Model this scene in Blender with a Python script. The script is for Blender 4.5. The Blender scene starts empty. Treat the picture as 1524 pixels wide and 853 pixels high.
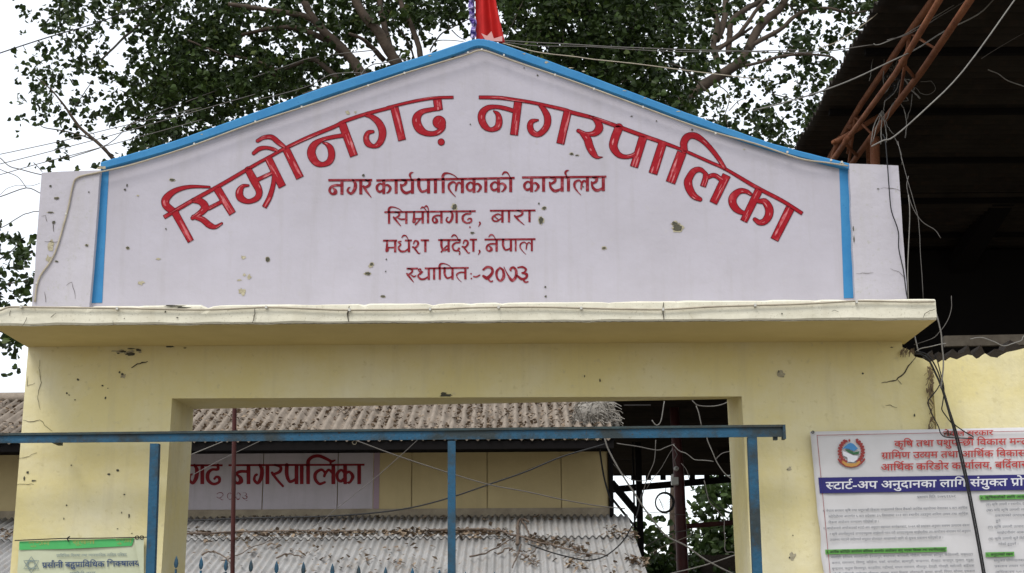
import bpy, bmesh, math, random
import numpy as np
from mathutils import Vector, Matrix, noise
random.seed(7)
SC = bpy.context.scene
COL = SC.collection
R = math.radians

# ------------------------------------------------------------------ camera
FPX = 2110.0                       # focal length in pixels of the 1524 px wide photograph
PITCH, ROLL = R(14.0), R(0.35)
CAM = Vector((0.0, -9.5, 1.6))
FWD = Vector((0, math.cos(PITCH), math.sin(PITCH)))
UP0 = Vector((0, -math.sin(PITCH), math.cos(PITCH)))
RT0 = Vector((1, 0, 0))
RT = (RT0 * math.cos(ROLL) - UP0 * math.sin(ROLL)).normalized()
UP = (UP0 * math.cos(ROLL) + RT0 * math.sin(ROLL)).normalized()
cam_data = bpy.data.cameras.new('camera')
cam_data.sensor_width = 36.0
cam_data.lens = FPX / 1524 * 36
cam_data.clip_start, cam_data.clip_end = 0.05, 3000
cam = bpy.data.objects.new('camera', cam_data)
cam.matrix_world = Matrix(((RT.x, UP.x, -FWD.x, CAM.x), (RT.y, UP.y, -FWD.y, CAM.y), (RT.z, UP.z, -FWD.z, CAM.z), (0, 0, 0, 1)))
COL.objects.link(cam)
SC.camera = cam

# ------------------------------------------------------------------ world, sun, exposure
world = bpy.data.worlds.new('World')
SC.world = world
world.use_nodes = True
wn, wl = world.node_tree.nodes, world.node_tree.links
wn.clear()
SUN_EL, SUN_ROT = R(52), R(215)
sky = wn.new('ShaderNodeTexSky'); sky.sky_type = 'NISHITA'; sky.sun_disc = False
sky.sun_elevation = SUN_EL; sky.sun_rotation = SUN_ROT
bg1 = wn.new('ShaderNodeBackground'); bg1.inputs['Strength'].default_value = 0.05
bg2 = wn.new('ShaderNodeBackground'); bg2.inputs['Color'].default_value = (0.97, 0.985, 1.0, 1)
bg2.inputs['Strength'].default_value = 1.03
add = wn.new('ShaderNodeAddShader'); out = wn.new('ShaderNodeOutputWorld')
wl.new(sky.outputs[0], bg1.inputs['Color']); wl.new(bg1.outputs[0], add.inputs[0])
wl.new(bg2.outputs[0], add.inputs[1]); wl.new(add.outputs[0], out.inputs['Surface'])
sun_data = bpy.data.lights.new('sun', 'SUN')
sun_data.energy = 1.95; sun_data.angle = R(22); sun_data.color = (1, 0.96, 0.9)
sun = bpy.data.objects.new('sun', sun_data); COL.objects.link(sun)
sun.location = (-6, -10, 14)
SUN_DIR = Vector((-0.35, -0.70, 0.98)).normalized()   # towards the sun
sun.rotation_euler = (-SUN_DIR).to_track_quat('-Z', 'Y').to_euler()
sky.sun_elevation = math.asin(SUN_DIR.z); sky.sun_rotation = math.atan2(SUN_DIR.x, SUN_DIR.y)
vs = SC.view_settings
vs.view_transform = 'Standard'; vs.look = 'None'; vs.exposure = 0.08; vs.gamma = 1.0; vs.use_curve_mapping = False

# ------------------------------------------------------------------ helpers
def ray(px, py):
    return FWD + RT * ((px - 762) / FPX) - UP * ((py - 426.5) / FPX)
def W(px, py, Y):
    """a photograph pixel as a point on the plane y = Y"""
    d = ray(px, py); t = (Y - CAM.y) / d.y
    return CAM + d * t
def WZ(px, py, z):
    d = ray(px, py); t = (z - CAM.z) / d.z
    return CAM + d * t
def XZ(px, py, Y):
    p = W(px, py, Y); return (p.x, p.z)
def down(a, b):
    """continue the line a-b (x,z) to the ground"""
    t = (0 - a[1]) / (b[1] - a[1]); return (a[0] + (b[0] - a[0]) * t, 0.0)

class MB:
    def __init__(s): s.v = []; s.f = []; s.m = []
    def add(s, vs, fs, mi=0):
        b = len(s.v); s.v += [tuple(v) for v in vs]
        s.f += [tuple(i + b for i in f) for f in fs]; s.m += [mi] * len(fs)
    def build(s, name, mat, parent=None, smooth=False):
        me = bpy.data.meshes.new(name); me.from_pydata(s.v, [], s.f)
        mats = mat if isinstance(mat, (list, tuple)) else [mat]
        for m in mats: me.materials.append(m)
        if len(mats) > 1: me.polygons.foreach_set('material_index', s.m)
        if smooth: me.polygons.foreach_set('use_smooth', [True] * len(me.polygons))
        me.update()
        o = bpy.data.objects.new(name, me); COL.objects.link(o)
        if parent is not None: o.parent = parent
        return o
    def box(s, x0, x1, y0, y1, z0, z1, mi=0):
        s.add([(x0,y0,z0),(x1,y0,z0),(x1,y1,z0),(x0,y1,z0),(x0,y0,z1),(x1,y0,z1),(x1,y1,z1),(x0,y1,z1)],
              [(0,3,2,1),(4,5,6,7),(0,1,5,4),(1,2,6,5),(2,3,7,6),(3,0,4,7)], mi)
    def beam(s, a, b, w, h=None, mi=0):
        a, b = Vector(a), Vector(b); h = h or w
        d = (b - a).normalized(); r = Vector((0,0,1)) if abs(d.z) < .95 else Vector((0,1,0))
        u = d.cross(r).normalized() * w / 2; q = u.cross(d).normalized() * h / 2
        s.add([a-u-q, a+u-q, a+u+q, a-u+q, b-u-q, b+u-q, b+u+q, b-u+q],
              [(0,3,2,1),(4,5,6,7),(0,1,5,4),(1,2,6,5),(2,3,7,6),(3,0,4,7)], mi)
    def prism(s, pts, yf, yb, back=None, mi=0):
        """pts: (x,z) outline, seen from the front"""
        n = len(pts); back = back or pts
        vs = [(x, yf, z) for x, z in pts] + [(x, yb, z) for x, z in back]
        area = sum(pts[i][0]*pts[(i+1)%n][1]-pts[(i+1)%n][0]*pts[i][1] for i in range(n))
        fr = list(range(n)); bk = [i + n for i in fr]
        if area < 0: fr = fr[::-1]
        else: bk = bk[::-1]
        fs = [tuple(fr), tuple(bk)]
        for i in range(n):
            j = (i + 1) % n
            fs.append((i, i+n, j+n, j) if area > 0 else (i, j, j+n, i+n))
        s.add(vs, fs, mi)
    def tube(s, pts, rad, n=6, cap=True, mi=0):
        pts = [Vector(p) for p in pts]
        rads = rad if isinstance(rad, (list, tuple)) else [rad] * len(pts)
        up = None; b = len(s.v)
        for i, p in enumerate(pts):
            d = (pts[min(i+1, len(pts)-1)] - pts[max(i-1, 0)]).normalized()
            if up is None:
                up = d.cross(Vector((0.1, 0.9, 0.3))).normalized()
            else:
                up = (up - d * up.dot(d)).normalized()
            w = d.cross(up)
            for k in range(n):
                a = 2 * math.pi * k / n
                s.v.append(tuple(p + (up * math.cos(a) + w * math.sin(a)) * rads[i]))
        for i in range(len(pts) - 1):
            for k in range(n):
                k2 = (k + 1) % n
                s.f.append((b+i*n+k, b+i*n+k2, b+(i+1)*n+k2, b+(i+1)*n+k)); s.m.append(mi)
        if cap:
            s.f.append(tuple(b + k for k in range(n))[::-1]); s.m.append(mi)
            e = b + (len(pts)-1)*n; s.f.append(tuple(e + k for k in range(n))); s.m.append(mi)

def smooth_pts(pts, n=5):
    """Catmull-Rom through tuples of any size"""
    if len(pts) < 3 or n < 2:
        return [tuple(p) for p in pts]
    out = []; P = [np.array(p, float) for p in pts]
    P = [2*P[0]-P[1]] + P + [2*P[-1]-P[-2]]
    for i in range(1, len(P) - 2):
        for k in range(n):
            t = k / n; a, b, c, d = P[i-1:i+3]
            out.append(tuple(.5*((2*b)+(c-a)*t+(2*a-5*b+4*c-d)*t*t+(3*b-a-3*c+d)*t**3)))
    out.append(tuple(P[-2])); return out

def thing(name, label, cat, loc=(0,0,0), group=None):
    o = bpy.data.objects.new(name, None); COL.objects.link(o); o.location = loc
    o.empty_display_size = 0.2
    tag(o, label, cat, group); return o
def tag(o, label=None, cat=None, group=None, kind=None):
    if label: o['label'] = label
    if cat: o['category'] = cat
    if group: o['group'] = group
    if kind: o['kind'] = kind
    return o
def place(o, root):
    """parent o to a thing whose Empty is not at the origin, keeping o where it is"""
    o.parent = root; o.matrix_parent_inverse = Matrix.Translation(-Vector(root.location)); return o

# ------------------------------------------------------------------ materials
def mat(name, color, rough=0.8, var=None, scale=4.0, bump=0.0, bscale=40.0, metal=0.0, spec=0.3, fine=None, streak=None, island=None, contrast=(0.35, 0.7), streak_amt=.75):
    m = bpy.data.materials.new(name); m.use_nodes = True
    N, L = m.node_tree.nodes, m.node_tree.links
    b = N['Principled BSDF']; b.inputs['Roughness'].default_value = rough
    b.inputs['Metallic'].default_value = metal
    b.inputs['Specular IOR Level'].default_value = spec
    col = N.new('ShaderNodeRGB'); col.outputs[0].default_value = (*color, 1); cur = col.outputs[0]
    tc = N.new('ShaderNodeTexCoord')
    def layer(cur, c2, sc, lo, hi, vec=None, detail=8, amount=1.0):
        nz = N.new('ShaderNodeTexNoise'); nz.inputs['Scale'].default_value = sc
        nz.inputs['Detail'].default_value = detail; nz.inputs['Roughness'].default_value = .65
        L.new(vec if vec else tc.outputs['Object'], nz.inputs['Vector'])
        mr = N.new('ShaderNodeMapRange'); mr.inputs['From Min'].default_value = lo; mr.inputs['From Max'].default_value = hi
        mr.inputs['To Max'].default_value = amount
        L.new(nz.outputs['Fac'], mr.inputs['Value'])
        mx = N.new('ShaderNodeMix'); mx.data_type = 'RGBA'
        L.new(mr.outputs[0], mx.inputs['Factor']); L.new(cur, mx.inputs['A'])
        mx.inputs['B'].default_value = (*c2, 1); return mx.outputs['Result']
    if var: cur = layer(cur, var, scale, *contrast)
    if streak:     # vertical run-off marks
        mp = N.new('ShaderNodeMapping'); mp.inputs['Scale'].default_value = (9, 9, 0.7)
        L.new(tc.outputs['Object'], mp.inputs['Vector'])
        cur = layer(cur, streak, 1.0, 0.52, 0.8, mp.outputs[0], amount=streak_amt)
    if fine: cur = layer(cur, fine, scale * 14, 0.6, 0.72, detail=3)
    if island:
        g = N.new('ShaderNodeNewGeometry'); mx = N.new('ShaderNodeMix'); mx.data_type = 'RGBA'
        L.new(g.outputs['Random Per Island'], mx.inputs['Factor']); L.new(cur, mx.inputs['A'])
        mx.inputs['B'].default_value = (*island, 1); cur = mx.outputs['Result']
    L.new(cur, b.inputs['Base Color'])
    if bump:
        nz = N.new('ShaderNodeTexNoise'); nz.inputs['Scale'].default_value = bscale; nz.inputs['Detail'].default_value = 6
        L.new(tc.outputs['Object'], nz.inputs['Vector'])
        bp = N.new('ShaderNodeBump'); bp.inputs['Strength'].default_value = bump; bp.inputs['Distance'].default_value = 0.01
        n2 = N.new('ShaderNodeTexNoise'); n2.inputs['Scale'].default_value = bscale*.16; n2.inputs['Detail'].default_value = 2
        L.new(tc.outputs['Object'], n2.inputs['Vector'])
        ma = N.new('ShaderNodeMath'); ma.operation = 'MULTIPLY_ADD'; ma.inputs[1].default_value = 2.6
        L.new(n2.outputs['Fac'], ma.inputs[0]); L.new(nz.outputs['Fac'], ma.inputs[2]); L.new(ma.outputs[0], bp.inputs['Height'])
        L.new(bp.outputs[0], b.inputs['Normal'])
    return m

M = {}
M['lilac'] = mat('lilac_plaster', (.43,.41,.465), .75, (.375,.355,.395), 1.3, .25, 18, fine=(.40,.38,.41), streak=(.33,.31,.31), streak_amt=.5, spec=.2)
M['lilac_side'] = mat('lilac_side_plaster', (.45,.43,.475), .75, (.395,.375,.41), 2.0, .3, 22, fine=(.38,.37,.36), streak=(.37,.35,.33), streak_amt=.5, spec=.2)
M['yellow'] = mat('yellow_plaster', (.665,.58,.285), .75, (.705,.655,.46), 1.3, .45, 20, fine=(.59,.52,.29), streak=(.53,.47,.29), streak_amt=.55, contrast=(.42,.72), spec=.2)
M['cream'] = mat('cream_cornice_paint', (.70,.67,.55), .75, (.62,.59,.47), 5, .35, 25, fine=(.44,.41,.31), streak=(.52,.48,.36))
M['soffit'] = mat('yellow_soffit_plaster', (.69,.57,.28), .8, (.62,.51,.24), 2.5, .3, 20)
M['blue_paint'] = mat('sky_blue_paint', (.028,.175,.385), .6, (.045,.215,.42), 5, .15, 30, fine=(.025,.15,.34), spec=.2)
M['blue_steel'] = mat('worn_blue_steel', (.018,.080,.145), .6, (.028,.040,.044), 3.2, .35, 60, spec=.22, fine=(.055,.04,.03), contrast=(.44,.60))
M['steel_edge'] = mat('grimy_blue_steel', (.035,.06,.065), .7, (.035,.03,.022), 9, .4, 60)
M['red_fill'] = mat('bright_red_sign_paint', (.27,.003,.010), .5, (.50,.09,.10), 9, .25, 45, spec=.15, contrast=(.55,.85))
M['red_line'] = mat('dark_red_outline_paint', (.10,.003,.008), .6, spec=.15)
M['red_small'] = mat('brushed_red_paint', (.17,.003,.010), .6, (.40,.12,.14), 22, .1, 50, contrast=(.5,.8), spec=.2)
M['red_old'] = mat('faded_maroon_paint', (.16,.003,.008), .6, (.20,.010,.016), 14, spec=.2)
M['red_faint'] = mat('flaking_red_paint', (.16,.02,.025), .6, (.40,.36,.39), 24, contrast=(.45,.6))
M['hole'] = mat('chipped_hole_mortar', (.09,.085,.06), .95, (.05,.05,.04), 30, .8, 90)
M['raw'] = mat('exposed_plaster', (.42,.38,.27), .95, (.30,.27,.19), 30, .8, 90)
M['crack'] = mat('crack_and_line', (.06,.05,.035), .95)
M['grime'] = mat('brown_grime', (.10,.065,.035), .95, (.22,.17,.10), 18)
M['mortar'] = mat('dark_broken_masonry', (.025,.018,.013), .95, (.012,.010,.008), 20, .8, 40)
M['mortar2'] = mat('dim_dusty_beam', (.10,.085,.065), .95, (.05,.04,.03), 8)
M['cable_cream'] = mat('cream_cable_sheath', (.42,.37,.28), .6, (.30,.26,.2), 12)
M['cable_white'] = mat('dusty_white_cable', (.22,.21,.19), .7, (.14,.13,.12), 12)
M['cable_grey'] = mat('thin_grey_wire', (.12,.11,.10), .6)
M['cable_black'] = mat('black_cable', (.012,.012,.013), .5)
M['clip'] = mat('white_plastic_clip', (.5,.49,.45), .5)
M['bark'] = mat('brown_bark', (.085,.062,.045), .9, (.045,.035,.027), 6, .8, 30)
M['twig'] = mat('grey_twig', (.10,.085,.065), .9, (.05,.04,.03), 8)
def leafmat(name, a, b_, c, trans=.25):
    m = bpy.data.materials.new(name); m.use_nodes = True; N, L = m.node_tree.nodes, m.node_tree.links
    b = N['Principled BSDF']; b.inputs['Roughness'].default_value = .45; b.inputs['Specular IOR Level'].default_value = .18
    g = N.new('ShaderNodeNewGeometry'); cr = N.new('ShaderNodeValToRGB')
    cr.color_ramp.elements[0].color = (*a, 1); cr.color_ramp.elements[1].color = (*c, 1)
    e = cr.color_ramp.elements.new(.6); e.color = (*b_, 1)
    e = cr.color_ramp.elements.new(.95); e.color = (*[x*1.25 for x in b_], 1)
    L.new(g.outputs['Random Per Island'], cr.inputs[0]); L.new(cr.outputs[0], b.inputs['Base Color'])
    t = N.new('ShaderNodeBsdfTranslucent'); L.new(cr.outputs[0], t.inputs['Color'])
    mx = N.new('ShaderNodeMixShader'); mx.inputs[0].default_value = trans
    L.new(b.outputs[0], mx.inputs[1]); L.new(t.outputs[0], mx.inputs[2])
    L.new(mx.outputs[0], N['Material Output'].inputs['Surface']); return m
M['leaf'] = leafmat('peepal_leaf', (.011,.020,.006), (.032,.054,.012), (.12,.145,.04))
M['leaf2'] = leafmat('shrub_leaf', (.02,.038,.01), (.045,.075,.02), (.09,.12,.03))
M['dry'] = mat('dry_fallen_leaf', (.13,.085,.055), .8, (.06,.04,.028), 3, island=(.30,.23,.16))
M['vine'] = mat('dead_vine_stem', (.17,.13,.10), .9, (.07,.05,.04), 7)
M['thatch'] = mat('grey_dry_fibre', (.20,.18,.15), .95, island=(.33,.31,.28))
M['gi'] = mat('galvanised_sheet', (.40,.395,.385), .6, (.30,.295,.285), 2.5, .1, 30, metal=.1, fine=(.18,.15,.12), streak=(.35,.27,.19))
M['asbestos'] = mat('weathered_roof_sheet', (.30,.25,.20), .9, (.18,.15,.12), 6, .5, 30, fine=(.10,.08,.065))
M['dark_sheet'] = mat('dark_roof_sheet', (.034,.029,.024), .9, (.016,.013,.011), 1.6, spec=.1, streak=(.05,.032,.022))  # dark mottled sheet with browner streaks
M['rust'] = mat('red_oxide_steel', (.22,.085,.04), .7, (.12,.042,.022), 6, .3, 50, fine=(.25,.17,.10), spec=.2)
M['maroon'] = mat('maroon_post_paint', (.075,.018,.016), .6, (.04,.012,.012), 5)
M['black_steel'] = mat('black_steel_and_shade', (.010,.009,.009), .95, spec=.05)  # black parts; also carries the eave and shed-interior shade
M['wall_ochre'] = mat('ochre_wall_board', (.52,.42,.22), .8, (.46,.365,.19), 3, .15, 25, streak=(.42,.34,.18))
M['wall_lilac'] = mat('faded_lilac_wall', (.47,.425,.455), .8, (.41,.375,.39), 3, .15, 25, streak=(.35,.32,.32))
M['wall_pink'] = mat('faded_pink_band', (.34,.25,.29), .8)
M['skirt'] = mat('dusty_flashing', (.33,.28,.20), .9, (.22,.18,.13), 6, .5, 25)
M['white_vinyl'] = mat('white_vinyl_banner', (.56,.55,.56), .45, (.50,.49,.49), 3, .05, 8)
M['vinyl_red'] = mat('red_print', (.40,.035,.03), .5)
M['vinyl_navy'] = mat('navy_print', (.018,.015,.13), .45)
M['vinyl_white'] = mat('white_print', (.62,.62,.66), .5)
M['vinyl_grey'] = mat('grey_small_print', (.14,.15,.17), .6)
M['vinyl_green'] = mat('green_print', (.10,.30,.06), .5)
M['vinyl_dark'] = mat('black_print', (.02,.03,.02), .5)
M['vinyl_blue'] = mat('blue_emblem_print', (.05,.20,.42), .5)
M['vinyl_crimson'] = mat('crimson_emblem_print', (.22,.02,.025), .5, (.32,.06,.04), 60)
M['vinyl_forest'] = mat('dark_green_emblem_print', (.03,.12,.05), .5)
M['vinyl_gold'] = mat('gold_emblem_print', (.45,.24,.06), .5)
M['vinyl_scrib'] = mat('black_scribble', (.05,.03,.02), .5)
M['old_vinyl'] = mat('yellowed_vinyl_banner', (.50,.53,.38), .5, (.43,.45,.30), 4, .1, 8)
M['old_green'] = mat('bright_green_banner_band', (.07,.42,.12), .5, (.06,.34,.10), 5)
M['old_orange'] = mat('faded_orange_letters', (.30,.30,.08), .5, (.12,.40,.11), 60)
M['old_navy'] = mat('navy_banner_letters', (.03,.06,.14), .5)
M['old_grey'] = mat('grey_banner_letters', (.17,.22,.22), .5)
M['flag_red'] = mat('crimson_flag_cloth', (.50,.010,.007), .75, (.36,.006,.006), 5)
M['flag_blue'] = mat('violet_flag_border', (.07,.04,.22), .8, (.42,.38,.55), 30, contrast=(.45,.6))
M['flag_white'] = mat('pale_flag_emblem', (.55,.28,.26), .8)
M['red_streak'] = mat('pale_red_brush_streak', (.38,.03,.04), .5, (.54,.20,.21), 24, spec=.2)
M['ground'] = mat('dusty_ground', (.19,.165,.13), .95, (.15,.13,.10), .5, .3, 8)

# ------------------------------------------------------------------ lettering
def sdf_mesh(strokes, mb, Y, level=0.0, res=0.5, mi=0, flip=None, lift=0.0):
    """strokes: lists of (px,py,width,...) in photograph pixels on the plane Y; fills the union of the strokes"""
    segs = []; clips = []
    xs = []; ys = []; mw = 0
    for st in strokes:
        butt = (False, False)
        if isinstance(st, dict): butt = st['butt']; st = st['p']
        P = smooth_pts(st, 5)
        for a, b in zip(P[:-1], P[1:]): segs.append((a, b, len(clips)))
        clips.append((P[0], P[1], butt[0], P[-1], P[-2], butt[1]))
        for p in P: xs.append(p[0]); ys.append(p[1]); mw = max(mw, p[2])
    x0, x1, y0, y1 = min(xs)-mw, max(xs)+mw, min(ys)-mw, max(ys)+mw
    nx, ny = int((x1-x0)/res)+2, int((y1-y0)/res)+2
    gx, gy = np.meshgrid(x0+np.arange(nx)*res, y0+np.arange(ny)*res)
    D = np.full(gx.shape, 1e3)
    for ci, c in enumerate(clips):
        d = np.full(gx.shape, 1e3)
        for a, b, k in segs:
            if k != ci: continue
            vx, vy = b[0]-a[0], b[1]-a[1]; L2 = vx*vx+vy*vy+1e-9
            t = np.clip(((gx-a[0])*vx+(gy-a[1])*vy)/L2, 0, 1)
            w = a[2]+(b[2]-a[2])*t
            d = np.minimum(d, np.hypot(gx-a[0]-vx*t, gy-a[1]-vy*t)-np.maximum(w, .1)/2)
        for e, q, on in ((c[0], c[1], c[2]), (c[3], c[4], c[5])):
            if on:
                ux, uy = e[0]-q[0], e[1]-q[1]; l = math.hypot(ux, uy)+1e-9; ux /= l; uy /= l
                pl = (gx-e[0])*ux+(gy-e[1])*uy
                near = np.hypot(gx-e[0], gy-e[1]) < e[2]*.9
                d = np.where(near, np.maximum(d, pl), d)
        D = np.minimum(D, d)
    D = D - level
    ins = D < 0
    full = ins[:-1,:-1] & ins[1:,:-1] & ins[:-1,1:] & ins[1:,1:]
    anyi = ins[:-1,:-1] | ins[1:,:-1] | ins[:-1,1:] | ins[1:,1:]
    polys = []
    for j in range(ny-1):
        row = full[j]; i = 0
        idx = np.flatnonzero(row)
        if len(idx):
            br = np.flatnonzero(np.diff(idx) > 1)
            st = [idx[0]] + [idx[k+1] for k in br]; en = [idx[k] for k in br] + [idx[-1]]
            for a, b in zip(st, en):
                polys.append([(x0+a*res, y0+j*res), (x0+(b+1)*res, y0+j*res), (x0+(b+1)*res, y0+(j+1)*res), (x0+a*res, y0+(j+1)*res)])
        for i in np.flatnonzero(anyi[j] & ~row):
            cs = [(i,j),(i+1,j),(i+1,j+1),(i,j+1)]; poly = []
            for k in range(4):
                a, b = cs[k], cs[(k+1)%4]; da, db = D[a[1],a[0]], D[b[1],b[0]]
                if da < 0: poly.append((x0+a[0]*res, y0+a[1]*res))
                if (da < 0) != (db < 0):
                    t = da/(da-db); poly.append((x0+(a[0]+(b[0]-a[0])*t)*res, y0+(a[1]+(b[1]-a[1])*t)*res))
            if len(poly) >= 3: polys.append(poly)
    for p in polys:
        mb.add([W(x, y, Y - lift) for x, y in p], [tuple(range(len(p)))[::-1]], mi)

# -- hand-brush letter set: strokes in units of the letter height, x to the right, y down from the headline
GL = {
 'stem': ([[(0,0,.2),(0,1,.19)]], 0),
 'न': ([[(.75,.34,.15),(.42,.34,.16),(.16,.48,.17),(.08,.74,.16),(.24,.95,.14),(.44,.86,.24),(.42,.68,.2),(.3,.55,.08)], [(.85,0,.2),(.85,1,.2)]], 1.0),
 'ग': ([[(.42,0,.12),(.56,.25,.2),(.52,.65,.22),(.32,.94,.16),(.12,.78,.15),(.16,.56,.12),(.26,.5,.06)], [(.88,0,.2),(.88,1,.2)]], 1.0),
 'र': ([[(.22,0,.1),(.5,.12,.17),(.46,.38,.18),(.12,.56,.15)], [(.08,.45,.16),(.28,.78,.15),(.62,1.22,.05)]], .65),
 'क': ([[(.52,0,.2),(.52,1,.19)], [(.5,.42,.1),(.3,.26,.12),(.09,.46,.17),(.12,.74,.15),(.3,.84,.16),(.52,.66,.1)], [(.54,.44,.1),(.76,.36,.14),(.94,.6,.18),(.8,.88,.12),(.7,.92,.06)]], 1.05),
 'य': ([[(.12,.02,.08),(.42,.1,.17),(.38,.32,.17),(.1,.46,.14)], [(.07,.36,.12),(.16,.74,.17),(.45,.95,.19),(.88,.78,.12)], [(.9,0,.2),(.9,1,.2)]], 1.05),
 'प': ([[(.13,0,.2),(.13,.5,.2),(.3,.84,.16),(.52,.84,.15),(.82,.68,.12)], [(.8,0,.2),(.8,1,.2)]], .95),
 'ल': ([[(.98,.42,.1),(.8,.25,.12),(.64,.42,.15),(.58,.82,.12)], [(.62,.4,.1),(.44,.22,.12),(.16,.36,.17),(.12,.68,.14),(.34,1.02,.08),(.56,1.26,.04)], [(1.02,0,.2),(1.02,1,.2)]], 1.15),
 'ल2': ([[(.98,.42,.1),(.8,.25,.13),(.64,.42,.15),(.58,.58,.14)], [(.62,.4,.1),(.44,.24,.14),(.16,.42,.18),(.14,.74,.17),(.34,.98,.15),(.6,.9,.1)], [(1.02,0,.2),(1.02,1,.2)]], 1.15),
 'स': ([[(.15,.0,.1),(.42,.1,.15),(.4,.32,.16),(.1,.58,.14)], [(.06,.45,.16),(.28,.8,.16),(.54,1.2,.05)], [(.34,.5,.08),(.55,.62,.15),(.86,.6,.12)], [(.9,0,.2),(.9,1,.2)]], 1.05),
 'स्': ([[(.15,.0,.1),(.42,.1,.15),(.4,.32,.16),(.1,.58,.14)], [(.06,.45,.16),(.28,.8,.16),(.54,1.2,.05)], [(.34,.55,.08),(.55,.7,.15),(.7,.62,.1)]], .7),
 'म': ([[(.22,0,.15),(.2,.55,.2),(.16,.88,.18),(.3,.85,.08),(.3,.6,.12)], [(.2,.6,.13),(.85,.58,.13)], [(.85,0,.2),(.85,1,.2)]], 1.0),
 'ढ': ([[(.66,0,.16),(.66,.22,.15),(.34,.24,.14),(.12,.45,.2),(.14,.8,.19),(.42,1.0,.15),(.72,.9,.15),(.74,.68,.17),(.58,.62,.12),(.48,.72,.12)]], .8),
 'ब': ([[(.8,.42,.1),(.5,.28,.13),(.14,.52,.17),(.16,.8,.15),(.45,.88,.14),(.8,.6,.12)], [(.25,.46,.1),(.6,.8,.1)], [(.84,0,.2),(.84,1,.2)]], 1.0),
 'ध': ([[(.28,.06,.1),(.08,.14,.15),(.26,.34,.13),(.08,.6,.16),(.26,.9,.18),(.6,.9,.16),(.88,.66,.12)], [(.9,0,.2),(.9,1,.2)]], 1.05),
 'थ': ([[(.3,.24,.1),(.24,.06,.14),(.08,.1,.1),(.2,.3,.1),(.4,.3,.12),(.22,.52,.1)], [(.2,.42,.1),(.06,.66,.16),(.28,.93,.18),(.6,.9,.16),(.88,.68,.12)], [(.9,0,.2),(.9,1,.2)]], 1.05),
 'श': ([[(.14,.3,.1),(.24,.04,.15),(.44,.1,.18),(.46,.36,.18),(.28,.6,.16),(.08,.56,.14)], [(.12,.55,.13),(.34,.86,.15),(.5,1.1,.12),(.62,1.06,.06)]], .7),
 'द': ([[(.6,0,.13),(.6,.2,.13),(.3,.24,.14),(.1,.5,.18),(.2,.84,.15),(.44,.9,.15),(.56,.72,.2)], [(.5,.86,.12),(.62,1.02,.1),(.6,1.2,.14)]], .75),
 'त': ([[(.85,.4,.14),(.45,.38,.14),(.16,.52,.15),(.14,.74,.1),(.3,1.0,.07),(.55,1.24,.03)], [(.86,0,.2),(.86,1,.2)]], 1.0),
 '२': ([[(.06,.2,.14),(.3,.02,.16),(.58,.12,.16),(.6,.45,.18),(.3,.8,.22),(.06,.66,.16)], [(.3,.8,.14),(.5,1.05,.1),(.62,1.02,.1)]], .75),
 '०': ([[(.32,.04,.12),(.08,.35,.17),(.12,.78,.14),(.36,1.0,.14),(.6,.72,.2),(.56,.25,.16),(.32,.04,.12)]], .7),
 '७': ([[(.0,.02,.05),(.2,.45,.08),(.55,.98,.2),(.82,.75,.18),(.86,.3,.18),(.66,.04,.14),(.46,.18,.16),(.5,.32,.06)]], .9),
 '३': ([[(.1,.06,.1),(.4,.02,.14),(.62,.2,.14),(.5,.42,.12),(.36,.46,.1),(.66,.56,.18),(.62,.82,.16),(.35,.92,.18),(.06,.68,.14)], [(.4,.9,.12),(.56,1.14,.12),(.74,1.12,.1)]], .8),
}
def glyph(key, x0, x1, yh, H, wk=1.12, heavy=False):
    st, w = GL[key]; sx = (x1-x0)/max(w, .01) if w else H
    out = []
    for s in st:
        pts = [(x0+p[0]*sx, yh+p[1]*H, (max(p[2], .13) if heavy else p[2])*H*wk) for p in s]
        stem = len(s) == 2
        out.append({'p': pts, 'butt': (stem, stem)})
    return out
def mk(kind, x, yh, H, ln=1.0, wk=1.0):
    """marks hung on the stem at x"""
    h = {'ि': [[(0,.05,.2),(-.02,-.2,.2),(.1,-.38,.17),(.4,-.4,.1),(.75*ln,-.25,.07),(1.02*ln,0,.05)]],
         'ि2': [[(0,.05,.2),(.02,-.22,.19),(.25,-.42,.17),(.6,-.45,.17),(1.0,-.28,.16),(1.3*ln,-.18,.14),(1.5*ln,-.24,.08)], [(1.25*ln,-.2,.13),(1.26*ln,0,.1)]],
         'े': [[(-.62,-.26,.08),(-.48,-.42,.15),(-.28,-.42,.12),(-.12,-.22,.08),(0,.04,.07)]],
         'ौ': [[(-.62,-.22,.06),(-.48,-.36,.14),(-.32,-.3,.1),(-.16,-.1,.08),(-.06,.04,.08)], [(-.28,-.38,.08),(-.14,-.46,.14),(.0,-.3,.1),(.04,0,.1)]],
         'reph': [[(.18,-.5,.04),(.02,-.46,.14),(-.08,-.32,.16),(.0,-.12,.1),(.02,.05,.08)]],
         'ra': [[(0,.58,.13),(-.2,.78,.13),(-.5,1.12,.15)]],
         'dot': [[(0,0,.17),(.01,.01,.17)]], 'comma': [[(0,0,.16),(.03,.12,.14),(-.12,.38,.04)]]}[kind]
    return [[(x+a*H, yh+b*H, c*H*wk) for a, b, c in s] for s in h]
def head(x0, x1, y0, y1, t):
    return [{'p': [(x0, y0, t), (x1, y1, t)], 'butt': (True, True)}]

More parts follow.
